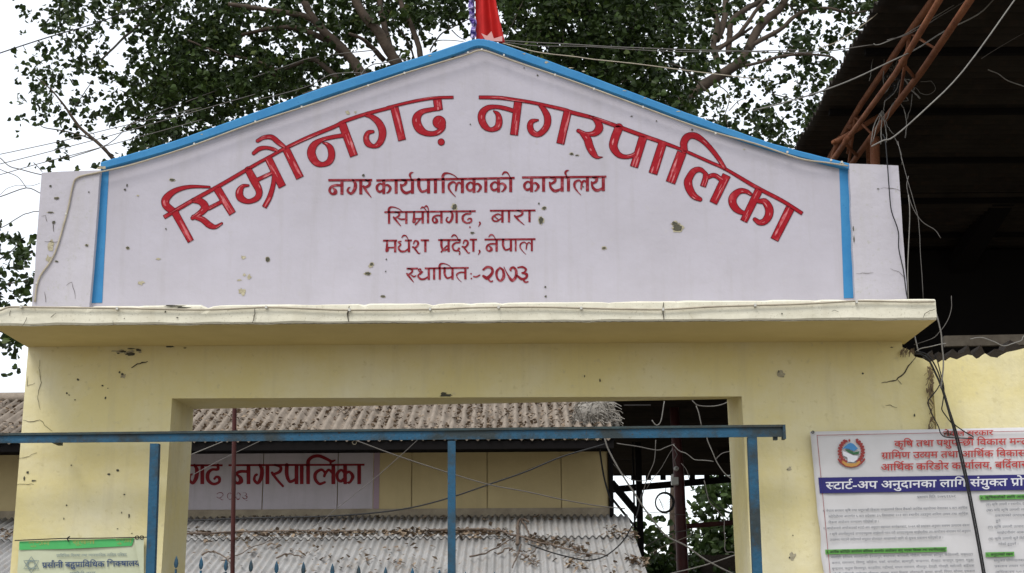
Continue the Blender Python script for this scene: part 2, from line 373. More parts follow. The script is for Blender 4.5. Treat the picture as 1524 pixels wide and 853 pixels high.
# -- printed text: glyphs of Blender's own built-in font, reordered and joined by hand
_gc = {}
def bglyph(ch, bold=0.0):
    key = (ch, bold)
    if key in _gc: return _gc[key]
    def mesh(s):
        c = bpy.data.curves.new('g', 'FONT'); c.body = s; c.size = 1; c.resolution_u = 2; c.offset = bold
        o = bpy.data.objects.new('g', c); COL.objects.link(o)
        dg = bpy.context.evaluated_depsgraph_get(); dg.update()
        me = bpy.data.meshes.new_from_object(o.evaluated_get(dg))
        v = [tuple(q.co)[:2] for q in me.vertices]; f = [tuple(p.vertices) for p in me.polygons]
        bpy.data.objects.remove(o); bpy.data.curves.remove(c); bpy.data.meshes.remove(me); return v, f
    v, f = mesh(ch)
    a = mesh('|'+ch+'|')[0]; b = mesh('||')[0]
    adv = (max(p[0] for p in a)-max(p[0] for p in b))
    _gc[key] = (v, f, adv); return _gc[key]
def clip_right(v, f, xc):
    out_v, out_f = [], []
    for face in f:
        poly = [v[i] for i in face]; res = []
        for i in range(len(poly)):
            a, b = poly[i], poly[(i+1) % len(poly)]
            if a[0] <= xc: res.append(a)
            if (a[0] <= xc) != (b[0] <= xc):
                t = (xc-a[0])/(b[0]-a[0]); res.append((xc, a[1]+(b[1]-a[1])*t))
        if len(res) >= 3:
            k = len(out_v); out_v += res; out_f.append(tuple(range(k, k+len(res))))
    return out_v, out_f
CONS = set(chr(c) for c in range(0x915, 0x93A)) | {'ढ़'}
HAL = '\u094d'
def layout(text, bold=0.0):
    """returns list of (verts, faces) and the total width, size 1"""
    parts = []; pen = 0.0; i = 0; k = 0
    def put(ch, half=False):
        nonlocal pen
        if ch == ' ': pen += .26; return
        v, f, adv = bglyph(ch, bold)
        if half:
            xc = adv-.165 if ch not in 'कफ' else adv-.12
            v, f = clip_right(v, f, xc); adv = xc
        parts.append(([(x+pen, y) for x, y in v], f)); pen += adv
    def band(pts, w):
        P = smooth_pts(pts, 3); v = []; f = []
        for q in range(len(P)):
            a, b = P[max(q-1, 0)], P[min(q+1, len(P)-1)]; dx, dy = b[0]-a[0], b[1]-a[1]; l = math.hypot(dx, dy)+1e-9
            v += [(P[q][0]-dy/l*w/2, P[q][1]+dx/l*w/2), (P[q][0]+dy/l*w/2, P[q][1]-dx/l*w/2)]
        f = [(2*q+1, 2*q+3, 2*q+2, 2*q) for q in range(len(P)-1)]
        parts.append((v, f))
    while i < len(text):
        c = text[i]
        if c in CONS:
            cl = [c]; i += 1
            while i+1 < len(text) and text[i] == HAL and text[i+1] in CONS: cl.append(text[i+1]); i += 2
            fin = i < len(text) and text[i] == HAL
            if fin: i += 1
            mt = []
            while i < len(text) and ('\u093e' <= text[i] <= '\u094c' or text[i] in '\u0901\u0902\u0903\u093c'): mt.append(text[i]); i += 1
            reph = len(cl) > 1 and cl[0] == 'र'
            if reph: cl = cl[1:]
            rak = len(cl) > 1 and cl[-1] == 'र'
            if rak: cl = cl[:-1]
            if 'ि' in mt:
                q0 = pen; put('ा'); mt.remove('ि')
                band([(q0+.155,.60),(q0+.12,.74),(q0+.24,.86),(q0+.44,.83),(q0+.60,.70),(q0+.66,.60)], .065+bold*2)
            for h in cl[:-1]: put(h, True)
            put(cl[-1]); px = pen
            if rak: band([(px-.12,.26),(px-.28,.14),(px-.42,-.02)], .06+bold*2)
            for m_ in mt: put(m_)
            if reph: band([(pen-.1,.6),(pen-.2,.74),(pen-.14,.85),(pen-.03,.83)], .06+bold*2)
        else:
            put(c); i += 1
    return parts, max(pen, .01)
def print_text(mb, text, x0, y0, x1, y1, H, Y, bold=0.0, mi=0):
    """headline runs from pixel (x0,y0) to (x1,y1); H = letter height in pixels"""
    parts, wd = layout(text, bold); s = H/.622
    ux, uy = (x1-x0)/wd, (y1-y0)/wd
    for k, (v, f) in enumerate(parts):
        mb.add([W(x0+ux*a, y0+uy*a+(.622-b)*s, Y-(k % 3)*.0004) for a, b in v], f, mi)
def flat(mb, pts, Y, mi=0):
    vs = [W(x, y, Y) for x, y in pts]
    n = sum(pts[i][0]*pts[(i+1)%len(pts)][1]-pts[(i+1)%len(pts)][0]*pts[i][1] for i in range(len(pts)))
    idx = tuple(range(len(vs))); mb.add(vs, [idx[::-1] if n > 0 else idx], mi)

# ------------------------------------------------------------------ ground
g = MB(); g.add([(-600,-600,0),(600,-600,0),(600,900,0),(-600,900,0)], [(0,1,2,3)])
tag(g.build('ground', M['ground']), kind='structure')

# ------------------------------------------------------------------ the gateway
def jag(pts, n=12, amp=.003, seed=0):
    out = []
    for i in range(len(pts)):
        a, b = Vector((*pts[i], 0)), Vector((*pts[(i+1)%len(pts)], 0)); L = (b-a).length
        k = max(1, int(L/.12))
        for q in range(k):
            p = a.lerp(b, q/k)
            if q: p += Vector((noise.noise(p*7+Vector((seed,0,0))), noise.noise(p*7+Vector((0,9,seed))), 0))*amp*2
            out.append((p.x, p.y))
    return out
gate = thing('gateway', 'yellow concrete gateway with lilac gable sign painted in red letters, blue edging and cream cornice', 'gateway')
PIER_T = 0.60
# outline corners of the front face (plane y = 0)
pl_top, pl_bot = XZ(42,517,0), XZ(15,853,0); op_tl, op_bl = XZ(256,593,0), XZ(240,853,0)
op_tr, op_br = XZ(1104,590,0), XZ(1118,853,0)
pr_top = pr_bot = XZ(1387,575,0)
zt = XZ(700,500,0)[1] + .02
bk_tl, bk_bl = XZ(288,609,PIER_T), XZ(275,853,PIER_T)
bk_tr, bk_br = XZ(1082,594,PIER_T), XZ(1095,853,PIER_T)
b = MB()
f = [pl_top, down(pl_top,pl_bot), down(op_tl,op_bl), op_tl]
b.prism(f, 0, PIER_T, [pl_top, down(pl_top,pl_bot), down(bk_tl,bk_bl), bk_tl])
b.build('pier', M['yellow'], gate)
b = MB()
corner = [XZ(1343,517,0), XZ(1353,521,0), XZ(1362,531,0), XZ(1374,534,0), XZ(1384,540,0)]
f = [op_tr, down(op_tr,op_br), (pr_bot[0],0)] + [(pr_bot[0], corner[-1][1])] + corner[::-1]
bb = [bk_tr, down(bk_tr,bk_br)] + f[2:]
b.prism(f, 0, PIER_T, bb)
b.build('pier', M['yellow'], gate)
b = MB()
ltop_l, ltop_r = (pl_top[0], zt+.05), (XZ(1343,517,0)[0], zt+.05)
f = [pl_top, op_tl, op_tr, XZ(1343,517,0), ltop_r, ltop_l]
b.prism(f, .001, PIER_T-.001, [pl_top, bk_tl, bk_tr, XZ(1343,517,0), ltop_r, ltop_l])
b.build('lintel', M['yellow'], gate)
# cornice slab, swept along x with a worn outline
CY = -0.68
b = MB(); n = 150
zb0, zb1 = XZ(12,484.5,CY), XZ(1386,475.5,CY); zt0, zt1 = XZ(-10,456,CY), XZ(1392,444,CY)
rows = []
for i in range(n+1):
    t = i/n; x = zt0[0]+(zt1[0]-zt0[0])*t
    zb = zb0[1]+(zb1[1]-zb0[1])*t; zz = zt0[1]+(zt1[1]-zt0[1])*t
    def nn(k, a, s=6): return noise.noise(Vector((x*s, k*5.3, 0)))*a
    chip = max(0, noise.noise(Vector((x*9, 40, 0)))-.25)*.05
    endin = 0.06 if i in (0, n) else 0
    prof = [(.1, zb+.0), (CY+.012+nn(1,.006), zb+nn(2,.006)), (CY+nn(1,.006), zb+.014+nn(2,.006)),
            (CY+nn(3,.005), (zb+zz)/2), (CY+nn(4,.006)+chip*.5, zz-.012-chip), (CY+.02+chip*1.2, zz+nn(5,.006)-chip*.6), (.1, zz+.02)]
    rows.append([(x, y, z) for y, z in prof])
k = len(rows[0]); vs_ = [p for r in rows for p in r]; fs_ = []; ms = []
for i in range(n):
    for j in range(k):
        j2 = (j+1) % k
        fs_.append((i*k+j, (i+1)*k+j, (i+1)*k+j2, i*k+j2)); ms.append(1 if j == 0 else 0)
b.v = vs_; b.f = fs_ + [tuple(range(k)), tuple(range(n*k, n*k+k))[::-1]]; b.m = ms+[0,0]
o = b.build('cornice_slab', [M['cream'], M['soffit']], gate)
# sign wall with the gable
SY = 0.0; ST = 0.22
zbase = zt + .0
top_px = [(150,249),(255,219),(380,174),(480,139),(600,101),(690,72),(712,66),(740,72),(830,104),(930,142),(1040,183),(1150,221),(1262,249)]
topw = [XZ(x,y,SY) for x,y in top_px]
pb = [XZ(134,452,SY), XZ(1270,444,SY)]
zlow = zt0[1]-.10
f = [(pb[0][0], zlow)] + topw + [(pb[1][0], zlow)]
b = MB(); b.prism(jag(f, amp=.001), SY, SY+ST); signw = b.build('sign_wall', M['lilac'], gate)
# side pillars standing slightly proud
for i, q in enumerate(([(62,257),(149,253.5),(133,451),(48,452)], [(1264,243.5),(1337,246.5),(1350,443),(1271,443.5)])):
    w_ = [XZ(x,y,SY-.05) for x,y in q]
    w_[2] = (w_[2][0], zlow); w_[3] = (w_[3][0], zlow)
    b = MB(); b.prism(jag(w_, amp=.003, seed=i), SY-.05, SY+ST+.03); b.build('side_pillar', M['lilac_side'], gate)
# blue vertical stripes (painted, 3 mm) and blue coping
for q in ([(149,254),(162,252),(152,450.5),(136,451)], [(1249,248),(1263,246),(1270,443.5),(1256,444)]):
    b = MB(); b.prism(jag([XZ(x,y,SY-.004) for x,y in q], amp=.0015), SY-.004, SY-.0005); b.build('blue_stripe', M['blue_paint'], gate)
cop_top = [(150,241),(255,210.5),(380,166.5),(480,130),(600,92),(680,66),(700,59.5),(712,57.5),(726,59),(740,63),(830,95),(930,132.5),(1040,174),(1150,213),(1264,243)]
cop_bot = [(150,252.5),(255,223),(380,180.5),(480,145),(600,106),(680,80),(700,72),(712,69),(726,71),(740,76.5),(830,109),(930,145),(1040,186),(1150,223),(1264,252)]
ts = smooth_pts(cop_top, 6); bs = smooth_pts(cop_bot, 6)
b = MB(); vs_ = []; fs_ = []; kk = 6
for i, (a, c) in enumerate(zip(ts, bs)):
    nz = noise.noise(Vector((i*.7, 0, 0)))*.004
    A, C_ = XZ(a[0],a[1],SY-.035), XZ(c[0],c[1],SY-.035)
    vs_ += [(A[0], SY-.028, A[1]+nz), (A[0], SY-.036, A[1]-.010+nz), (C_[0], SY-.036, C_[1]+.006), (C_[0], SY-.028, C_[1]+nz*.5), (C_[0], SY+ST+.03, C_[1]), (A[0], SY+ST+.03, A[1])]
for i in range(len(ts)-1):
    for j in range(kk): fs_.append((i*kk+j, i*kk+(j+1)%kk, (i+1)*kk+(j+1)%kk, (i+1)*kk+j))
fs_ += [tuple(range(kk))[::-1], tuple(range((len(ts)-1)*kk, len(ts)*kk))]
b.v, b.f, b.m = vs_, fs_, [0]*len(fs_)
b.build('coping', M['blue_paint'], gate)

# -- title traced letter by letter; C(crop, pts) turns crop coordinates into photograph pixels
CR = {1:(230,255,7.615),2:(340,190,7.615),3:(440,150,7.615),4:(530,130,9.475),5:(700,130,8.444),6:(820,150,7.615),7:(960,190,9.475),8:(1020,255,7.615)}
def C(*items, butt=(False, False)):
    out = []; cur = 1
    for it in items:
        if isinstance(it, int): cur = it; continue
        ox, oy, s = CR[cur]; out.append((ox+it[0]/s, oy+it[1]/s, it[2]/s))
    if len(out) == 2 and butt == (False, True): butt = (True, True)
    return {'p': out, 'butt': butt}
BB = (True, True); B1 = (False, True); B0 = (True, False)
title = [
 [C(1,(105,522,50),(420,337,50),(740,160,48),2,(172,497,46),(330,405,42),(500,312,40),(640,235,44),(900,112,48),(1200,-12,48),3,(540,238,45),(700,180,45),(860,132,45),(1100,70,42),4,(450,283,45),(800,200,48),(1100,150,46),(1375,140,46),butt=BB)],
 [C(1,(622,178,30),(400,175,45),(230,222,65),(130,310,90),(128,380,92),(180,430,85),(240,470,80)), C(1,(215,440,88),(412,795,78),butt=B1)],
 [C(1,(700,180,95),(885,482,88),butt=B1), C(1,(440,330,60),(520,340,80),(572,400,92),(535,460,75),(430,530,48)), C(1,(440,515,50),(540,545,70),(620,608,75),(690,630,50),(762,590,30)), C(1,(615,420,50),(760,345,48))],
 [C(1,(1062,-15,85),(1130,110,92),(1185,225,80),(1160,305,70),(1060,342,58),(975,300,88),(962,230,85),(1000,170,50),(1062,160,30)), C(2,(330,590,50),(490,515,46)), C(2,(450,345,90),(612,672,92),butt=B1), C(1,(1355,40,50),(1345,150,56),(1305,290,62),(1242,410,60),butt=B1)],
 [C(2,(650,240,90),(812,572,95),butt=B1), C(2,(330,150,45),(400,112,50),(490,108,60),(570,170,62),(645,225,42)), C(2,(285,290,45),(350,240,55),(430,228,45),(510,245,45),(560,270,35))],
 [C(3,(525,255,95),(662,628,95),butt=B1), C(3,(520,395,52),(400,415,50),(300,442,52),(215,495,80),(178,570,98),(190,640,100),(240,705,80),(310,722,60),(380,690,75),(408,620,82),(395,540,75),(350,490,45),(310,478,20))],
 [C(3,(800,165,40),(860,180,60),(940,245,82),(983,340,90),(975,430,82),(935,495,70),(880,515,50),(820,485,74),(798,420,68),(822,362,55),(875,350,40)), C(3,(1118,75,98),(1207,450,92),butt=B1)],
 [C(4,(1142,165,125),(1165,325,122),butt=B1), C(4,(1170,300,62),(1050,315,66),(930,345,80),(862,410,115),(852,490,130),(892,580,125),(970,638,92),(1060,655,76),(1150,635,80),(1215,570,90),(1210,500,110)), C(4,(1168,490,185),(1175,495,185)), C(4,(1199,770,100),(1201,772,100))],
 [C(5,(105,125,48),(350,130,50),(550,155,48),(800,195,46),(1170,278,48),6,(230,130,50),(480,195,46),(740,285,48),(1020,388,50),(1280,478,46),7,(480,295,48),(640,362,48),(900,478,48),(1150,592,50),8,(800,178,48),(1100,335,46),(1328,480,46),butt=BB)],
 [C(5,(600,180,105),(548,602,105),butt=B1), C(5,(560,300,58),(430,262,58),(320,245,56),(220,258,72),(152,320,95),(142,400,98),(180,485,88),(255,532,58),(340,500,85),(362,420,88),(345,340,65),(295,298,22))],
 [C(5,(870,225,40),(930,290,75),(970,380,92),(962,480,88),(905,560,82),(840,592,72),(775,560,82),(750,490,82),(772,430,66),(848,412,30)), C(5,(1225,295,105),(1130,712,105),butt=B1)],
 [C(6,(430,175,30),(500,210,60),(540,265,82),(543,320,95),(490,370,72),(400,372,42),(310,340,48)), C(6,(350,365,60),(410,430,92),(440,520,92),(480,595,78),(525,640,40),(585,638,10))],
 [C(6,(770,305,100),(722,430,100),(708,520,98),(760,605,72),(840,635,52),(930,618,52),(1000,560,45)), C(6,(1050,395,100),(940,752,95),butt=B1)],
 [C(6,(1265,480,100),(1155,828,105),butt=B1)],
 [C(7,(520,345,140),(358,778,142),butt=B1), C(7,(555,320,100),(545,220,108),(585,140,108),(650,110,95),(730,125,95),(830,195,80),(940,310,72),(1040,440,68),(1125,575,60))],
 [C(7,(870,660,50),(780,592,72),(690,612,92),(628,700,105),8,(30,130,98),(52,210,92),(100,280,78),(168,318,52)), C(7,(850,650,70),(852,720,88),(815,832,88),butt=B1), C(7,(890,700,60),(940,675,68),(1000,680,70),(1090,745,70)), C(8,(470,40,100),(315,362,95),butt=B1)],
 [C(8,(845,190,95),(660,568,88),butt=B1), C(8,(740,258,42),(690,228,56),(615,225,70),(545,285,92),(535,355,95),(575,425,82),(645,468,56),(700,470,45)), C(8,(830,340,50),(900,345,78),(948,420,98),(945,500,95),(900,565,82),(840,580,66),(788,545,50))],
 [C(8,(1190,415,108),(1008,778,98),butt=B1)],
]
def brush(mb, strokes, Y, mi, k_=1.0):
    """short pale streaks left by the brush inside the strokes"""
    rn = random.Random(int(strokes[0]['p'][0][0]*13) if isinstance(strokes[0], dict) else 5); lift = 0
    for s in strokes:
        S = smooth_pts(s['p'] if isinstance(s, dict) else s, 5)
        if len(S) < 6:
            a, c = S[0], S[-1]; S = [tuple(a[q]+(c[q]-a[q])*t/9 for q in range(3)) for t in range(10)]
        for r in range(3):
            i0 = rn.randrange(0, max(1, len(S)-3)); n_ = rn.randint(2, 6)
            if rn.random() < .45 and r > 1: i0 = max(0, len(S)-n_-1)
            seg = S[i0:i0+n_+1]
            if len(seg) < 2 or seg[0][2] < 3.5: continue
            off = rn.uniform(-.28, .28); wd = rn.uniform(.05, .12)*k_; v = []
            for i, p in enumerate(seg):
                a, c = seg[max(i-1,0)], seg[min(i+1,len(seg)-1)]; dx, dy = c[0]-a[0], c[1]-a[1]; l = math.hypot(dx,dy)+1e-9
                nx_, ny_ = -dy/l, dx/l; w_ = p[2]; h_ = wd*w_*math.sin(math.pi*(i+.35)/(len(seg)-.3))
                cx_, cy_ = p[0]+nx_*off*w_, p[1]+ny_*off*w_
                v += [W(cx_-nx_*h_, cy_-ny_*h_, Y-lift), W(cx_+nx_*h_, cy_+ny_*h_, Y-lift)]
            lift += .00005
            mb.add(v, [(2*i,2*i+1,2*i+3,2*i+2) for i in range(len(seg)-1)], mi)
for st in title:
    b = MB()
    sdf_mesh(st, b, SY-.0035, 0.0, .6, 0)
    sdf_mesh(st, b, SY-.0045, -1.0, .6, 1)
    brush(b, st, SY-.0056, 2)
    b.build('letter', [M['red_line'], M['red_fill'], M['red_streak']], signw)

def small(items, Y=SY-.0035, material=M['red_small'], parent=signw, res=.45):
    for st in items:
        b = MB(); sdf_mesh(st, b, Y, 0, res); b.build('letter', material, parent)
L1, H1 = (lambda x: 268.6-(x-488)*.0145), 21
L1b = lambda x: 267-(x-620)*.018
def h1(x): return 268.7-(x-488)*.0135
def g1(k, a, c): return glyph(k, a, c, h1(a), 21)
small([
 head(488.5,554,268.2,268,3.6), g1('न',488.5,512.5), g1('ग',514.5,540), g1('र',539.5,553),
 head(560,766,268.6,264.8,3.4), g1('क',559,583.5), g1('stem',589.5,0), g1('य',595,617)+mk('reph',611.5,h1(611),21),
 g1('प',620.5,641), g1('stem',648,0), g1('stem',659.5,0)+mk('ि',659.5,h1(660),21,1.05), g1('ल',665.5,691),
 g1('क',693,718), g1('stem',723,0), g1('क',729,755), g1('stem',760,0)+mk('े',760,h1(760),20),
 head(777,902.5,264.2,263,3.4), g1('क',778.5,804), g1('stem',809,0), g1('य',816.5,840), g1('stem',846,0)+mk('reph',843,h1(843),21),
 g1('ल',852.5,877), g1('य',879,901)])
def h2(x): return 315.6-(x-572)*.012
def g2(k, a, c, w=1.0): return glyph(k, a, c, h2(a), 17.6, w)
small([
 head(572,708,315.8,314.2,2.7), g2('stem',579,0)+mk('ि',579,h2(579),18,1.1), g2('स',584.5,608), g2('म',612,632)+mk('ra',627,h2(620),17),
 g2('stem',637,0)+mk('ौ',637,h2(637),18), g2('न',642.5,659.5), g2('ग',662,682), g2('ढ',686.5,702.5)+mk('dot',699.3,338,17,1,.8),
 mk('comma',714,331,17), head(729,797,313.6,313.2,2.7), g2('ब',730.5,751), g2('stem',757.5,0), g2('र',764,781), g2('stem',788,0)])
def h3(x): return 358.2-(x-570)*.008
def g3(k, a, c, w=1.0): return glyph(k, a, c, h3(a), 17.5, w)
small([
 head(570,591,358.2,358,2.8)+head(602.5,613,358,357.8,2.8)+head(626,638.5,357.6,357.6,2.8), g3('म',572,591), g3('ध',591.5,611.5)+mk('े',608.5,h3(608),17),
 g3('श',612.5,627), g3('stem',633,0), head(652,686,357.3,357,2.8)+head(699,710,356.6,356.6,2.8), g3('प',655,670)+mk('ra',665,h3(665)-1,16.5),
 g3('द',671.5,687)+mk('े',682.5,h3(682),17), g3('श',686.5,701), g3('stem',704.5,0), mk('comma',713.5,373,17),
 head(721,797,356.6,355.9,2.8), g3('न',722.5,742)+mk('े',738,h3(738),17), g3('प',746.5,763), g3('stem',767.5,0,.8), g3('ल',772,794,.85)])
def h4(x): return 399.8-(x-605)*.012
def g4(k, a, c, w=1.0): return glyph(k, a, c, h4(a), 17, w)
small([
 head(605,622,399.8,399.6,2.6)+head(632,697.5,399.5,398.6,2.6), g4('स्',604.5,619), g4('थ',621,641), g4('stem',646,0), g4('stem',654.5,0)+mk('ि',654.5,h4(654),17,1.05),
 g4('प',659.5,676), g4('त',677.5,695), mk('dot',701,407.5,14)+mk('dot',701.5,414.5,14), [[(705,411.5,2.2),(709,412,2.4),(714,409.5,2)]],
 glyph('२',718,736,397,21), glyph('०',737.5,751.5,397.5,20.5), glyph('७',750,769,397,20.5), glyph('३',768.5,787,397,20)])

# -- chips, holes, cracks in the plaster
def blob(mb, x, y, rx, ry, Y, mi, seed=0, n=14, rough=.45):
    rnd = random.Random(int(x*31+y*17)+seed); pts = []
    for k in range(n):
        a = 2*math.pi*k/n; r = 1-rough*rnd.random()
        pts.append((x+rx*r*math.cos(a), y+ry*r*math.sin(a)))
    flat(mb, pts, Y, mi)
b = MB()
dark = [(256,267.5,5,2),(1009,339,9,6.5),(1004,333,5,4),(805,328,4.2,6),(810,310,3.4,3),(802,303,1.6,2),(676.5,308,4.5,5),(541,261,2.6,2.6),(703,346.5,3,1.8),(811.5,427,1.6,2),(812,441,2.2,1.8),
        (398,386,3.5,4),(190,369,3,2),(247,340.5,1.5,1.5),(186,282,2.2,2),(189,276,1.5,3),(75,277,2.5,2),(84,295,4,2),(132,286,1.5,1.5),(129,365,3,2),
        (574,404,1.5,1.5),(570,441,4,2),(553,393,3,3),(547,407,5,2.5),(899,369,3.5,2.2),(868,278,2,1.2),(673,84,5,3.2),(940,173,2.2,1),(800,112,2,1.4),(780,101,1.3,1.3),(977,180,1.4,1.4),(1030,193,2,2),(575,386,1.6,1.6),(700,185,1.4,1.4),(851,229,3.4,1.8),(859,231,3,.9),
        (84,389,3,1.5),(80,331,2.4,3.5),(75,316,5,1.2),(1270,340,1.2,5),(1271,356,1.2,6),(1307,281,2.5,1)]
pale = [(210,421,6.5,4.5),(235,385.5,5,1.8),(362,383,6,3.5),(360,434,7,8),(371,412,4,5),(356,417,5,2),(76,367,6,12),(72,385,5,7),(364,409,3,3),(205,291,3,1.6),(517,168,4,4),(529,167,2.2,2.2),(1108,222,2.5,1.3),(899,370,4.5,3.2),(552,396,5,4)]
b2 = MB(); b3 = MB()
for q in pale: blob(b2, *q, SY-.053 if q[0] < 140 else SY-.0030, 0, rough=.6)
for q in [p for p in dark if p[2] > 2.8]: blob(b2, q[0], q[1], q[2]*1.3, q[3]*1.35, SY-.0532 if q[0] < 140 or q[0] > 1268 else SY-.0028, 0, 3)
for q in dark: blob(b3, *q, SY-.0550 if q[0] < 140 or q[0] > 1268 else SY-.0052, 0)
# bite on the lintel edge, marks on the piers and cornice
piers = [(116,565,2.2,2),(99.5,585.5,1.8,2),(103,588,1.5,1),(111.5,595,1.5,1.2),(152.5,574,2.5,1.6),(157,592.5,1.8,2.4),(160.5,578,1,1),(182,557,3,2.4),(178,554,2,2),(106,692.5,1.4,1.4),(41,703,2.4,2.6),(36,712,1.6,4),(50,715.5,5,1.5),(162,706,3,2),(175,700,2.5,2.5),(185,736,1.8,1.4),(99,752,1.4,1.4),(181,763,1,2),(192,768,1.5,4.5),(175,787,1.5,1),(196,794,1.6,1),(95,772,1.2,2),
         (1278,706,.01,.01),(1361,618,1.6,3),(1284,556,2,1.6),(1459,573,2,1.4),(1327,517,3,1),(1180,797,1.2,1.2),(1207,860,2,2)]
for q in piers: blob(b3, *q, SY-.004, 0)
for q in [(1163,556,8,7),(1175,697.5,5,4.5),(1179,827,7,8),(178,523,13,3.5),(190,525,12,5),(208,523,4,3),(184,560,6,5),(230,820,3,1.5),(30,840,3,1.2)]: blob(b2, *q, SY-.003, 0, rough=.7)
for q in [(1159,553,1.2,2.6),(1166,561,1.6,1),(1172,699,1.6,.8),(1175,830,1.2,2),(664,588.5,12,2.6),(660,586,6,2.5),(893,566,1.2,3),(870,560,1,2),(183,523,7,2),(193,527,9,3),(206,521,5,2.6),(176,526,3,1.2),(196,519,8,1),(253,516,8,1.6),(275,518,3,1)]: blob(b3, *q, SY-.0045, 0, 1)
for q in [(259,455.5,22,1.8),(272,458,14,1.6),(246,464,2,1.6),(264,473,2,1.5),(1164,467,1.5,1.5),(185,474,1,1)]: blob(b3, *q, CY-.008, 0, 1)
def ridge(mb, pts, w, Y, mi=0, jit=.8):
    P = []; rnd = random.Random(int(pts[0][0]*7))
    for i in range(len(pts)-1):
        a, c = pts[i], pts[i+1]; L = math.hypot(c[0]-a[0], c[1]-a[1]); n = max(1, int(L/4))
        for q in range(n): P.append((a[0]+(c[0]-a[0])*q/n+rnd.uniform(-jit,jit), a[1]+(c[1]-a[1])*q/n+rnd.uniform(-jit,jit)))
    P.append(pts[-1]); v = []
    for q in range(len(P)):
        a, c = P[max(q-1,0)], P[min(q+1,len(P)-1)]; dx, dy = c[0]-a[0], c[1]-a[1]; l = math.hypot(dx,dy)+1e-9
        ww = w*(.35+.65*math.sin(math.pi*(q+.6)/(len(P)+.2)))*rnd.uniform(.6,1.2)
        v += [W(P[q][0]-dy/l*ww/2, P[q][1]+dx/l*ww/2, Y), W(P[q][0]+dy/l*ww/2, P[q][1]-dx/l*ww/2, Y)]
    mb.add(v, [(2*q,2*q+2,2*q+3,2*q+1) for q in range(len(P)-1)], mi)
cr = MB()
ridge(cr, [(1363,532),(1352,545),(1345,556),(1333,566),(1312,570)], 2.2, SY-.0042)
ridge(cr, [(1335,564),(1342,572)], 1, SY-.0042)
ridge(cr, [(195,548),(204,542),(212,540),(220,538)], 2.2, SY-.0042)
ridge(cr, [(34,626),(50,628),(60,625),(70,636),(78,642)], .9, SY-.0042)
ridge(cr, [(42,560),(40,575),(52,570)], .8, SY-.0042); ridge(cr, [(60,535),(58,552),(62,570),(55,590),(60,610)], .8, SY-.0042)
ridge(cr, [(26,683),(40,680),(55,674)], .8, SY-.0042); ridge(cr, [(24,722),(34,720),(50,721)], .8, SY-.0042)
ridge(cr, [(1318,604),(1325,603),(1335,607)], .8, SY-.0042)
ridge(cr, [(380,458),(379,470),(375,481)], 1.6, CY-.0095); ridge(cr, [(520,456),(517,466),(519,479)], 2.4, CY-.0095)
ridge(cr, [(988,450),(986,463),(988,476)], 1.6, CY-.0095); ridge(cr, [(1392,460),(1376,466),(1374,473)], 1.2, CY-.0095)
ridge(cr, [(75,472),(83,466)], 1, CY-.0095); ridge(cr, [(14,470),(16,462)], .8, CY-.0095); ridge(cr, [(168,484),(168,477)], .8, CY-.0095); ridge(cr, [(35,484),(38,476),(40,472)], .8, CY-.0095)
ridge(cr, [(1237,464),(1242,461),(1248,464)], .8, CY-.0095)
ridge(cr, [(62,322),(68,320),(70,330)], .8, SY-.0545); ridge(cr, [(78,330),(80,345)], .9, SY-.0545); ridge(cr, [(98,425),(106,420),(110,432),(112,445)], .8, SY-.0545); ridge(cr, [(66,360),(90,360)], .7, SY-.0545); ridge(cr, [(66,435),(68,450)], .7, SY-.0545)
ridge(cr, [(1310,280),(1325,280),(1341,284)], .7, SY-.0545); ridge(cr, [(1275,407),(1300,406)], .6, SY-.0545); ridge(cr, [(1325,400),(1335,403),(1348,414)], .7, SY-.0545)
# thin dark line along the lower edge of the cornice front
ridge(cr, [(45,484.6),(300,482.8),(700,480.2),(1000,478.3),(1300,476.4),(1385,476)], 1.3, CY-.0095, jit=.3)
for q in [(813,93,5,2.5),(150,249,9,4.5),(850,101,6,1.2),(868,106,4,1.4),(1253,243,6,2.2),(930,135,4,1),(640,83,4,1),(780,80,4,1),(300,200,4,1),(1010,166,5,1.2),(960,146,3,1)]: blob(b2, *q, SY-.0375, 0, rough=.7)
o = b2.build('bare_plaster_patch', M['raw'], gate); tag(o, kind='stuff')
o = b3.build('plaster_chip', M['hole'], gate); tag(o, kind='stuff')
o = cr.build('crack_and_edge_line', M['crack'], gate); tag(o, kind='stuff')
# grime where the pier meets the side wall
gr = MB(); rnd = random.Random(5)
for k in range(90):
    y = 545+rnd.random()**1.6*180; ridge(gr, [(1385+rnd.gauss(0,3.2), y), (1385+rnd.gauss(0,3.2), y+rnd.uniform(4,16))], rnd.uniform(.6,2.6), SY-.0240-.0003*(k%8), jit=1)
for k in range(26):
    x = 1341+rnd.random()*20; ridge(gr, [(x, 518+rnd.random()*4), (x-rnd.random()*4, 522+rnd.random()*10)], 1.6, SY-.0245-.0003*(k%8), jit=1)
for k in range(9): blob(gr, 1386+rnd.gauss(0,3), 566+rnd.random()*50, 3, 6, SY-.0270, 0, k, rough=.8)
tag(gr.build('grime_stain', M['grime'], gate), kind='stuff')

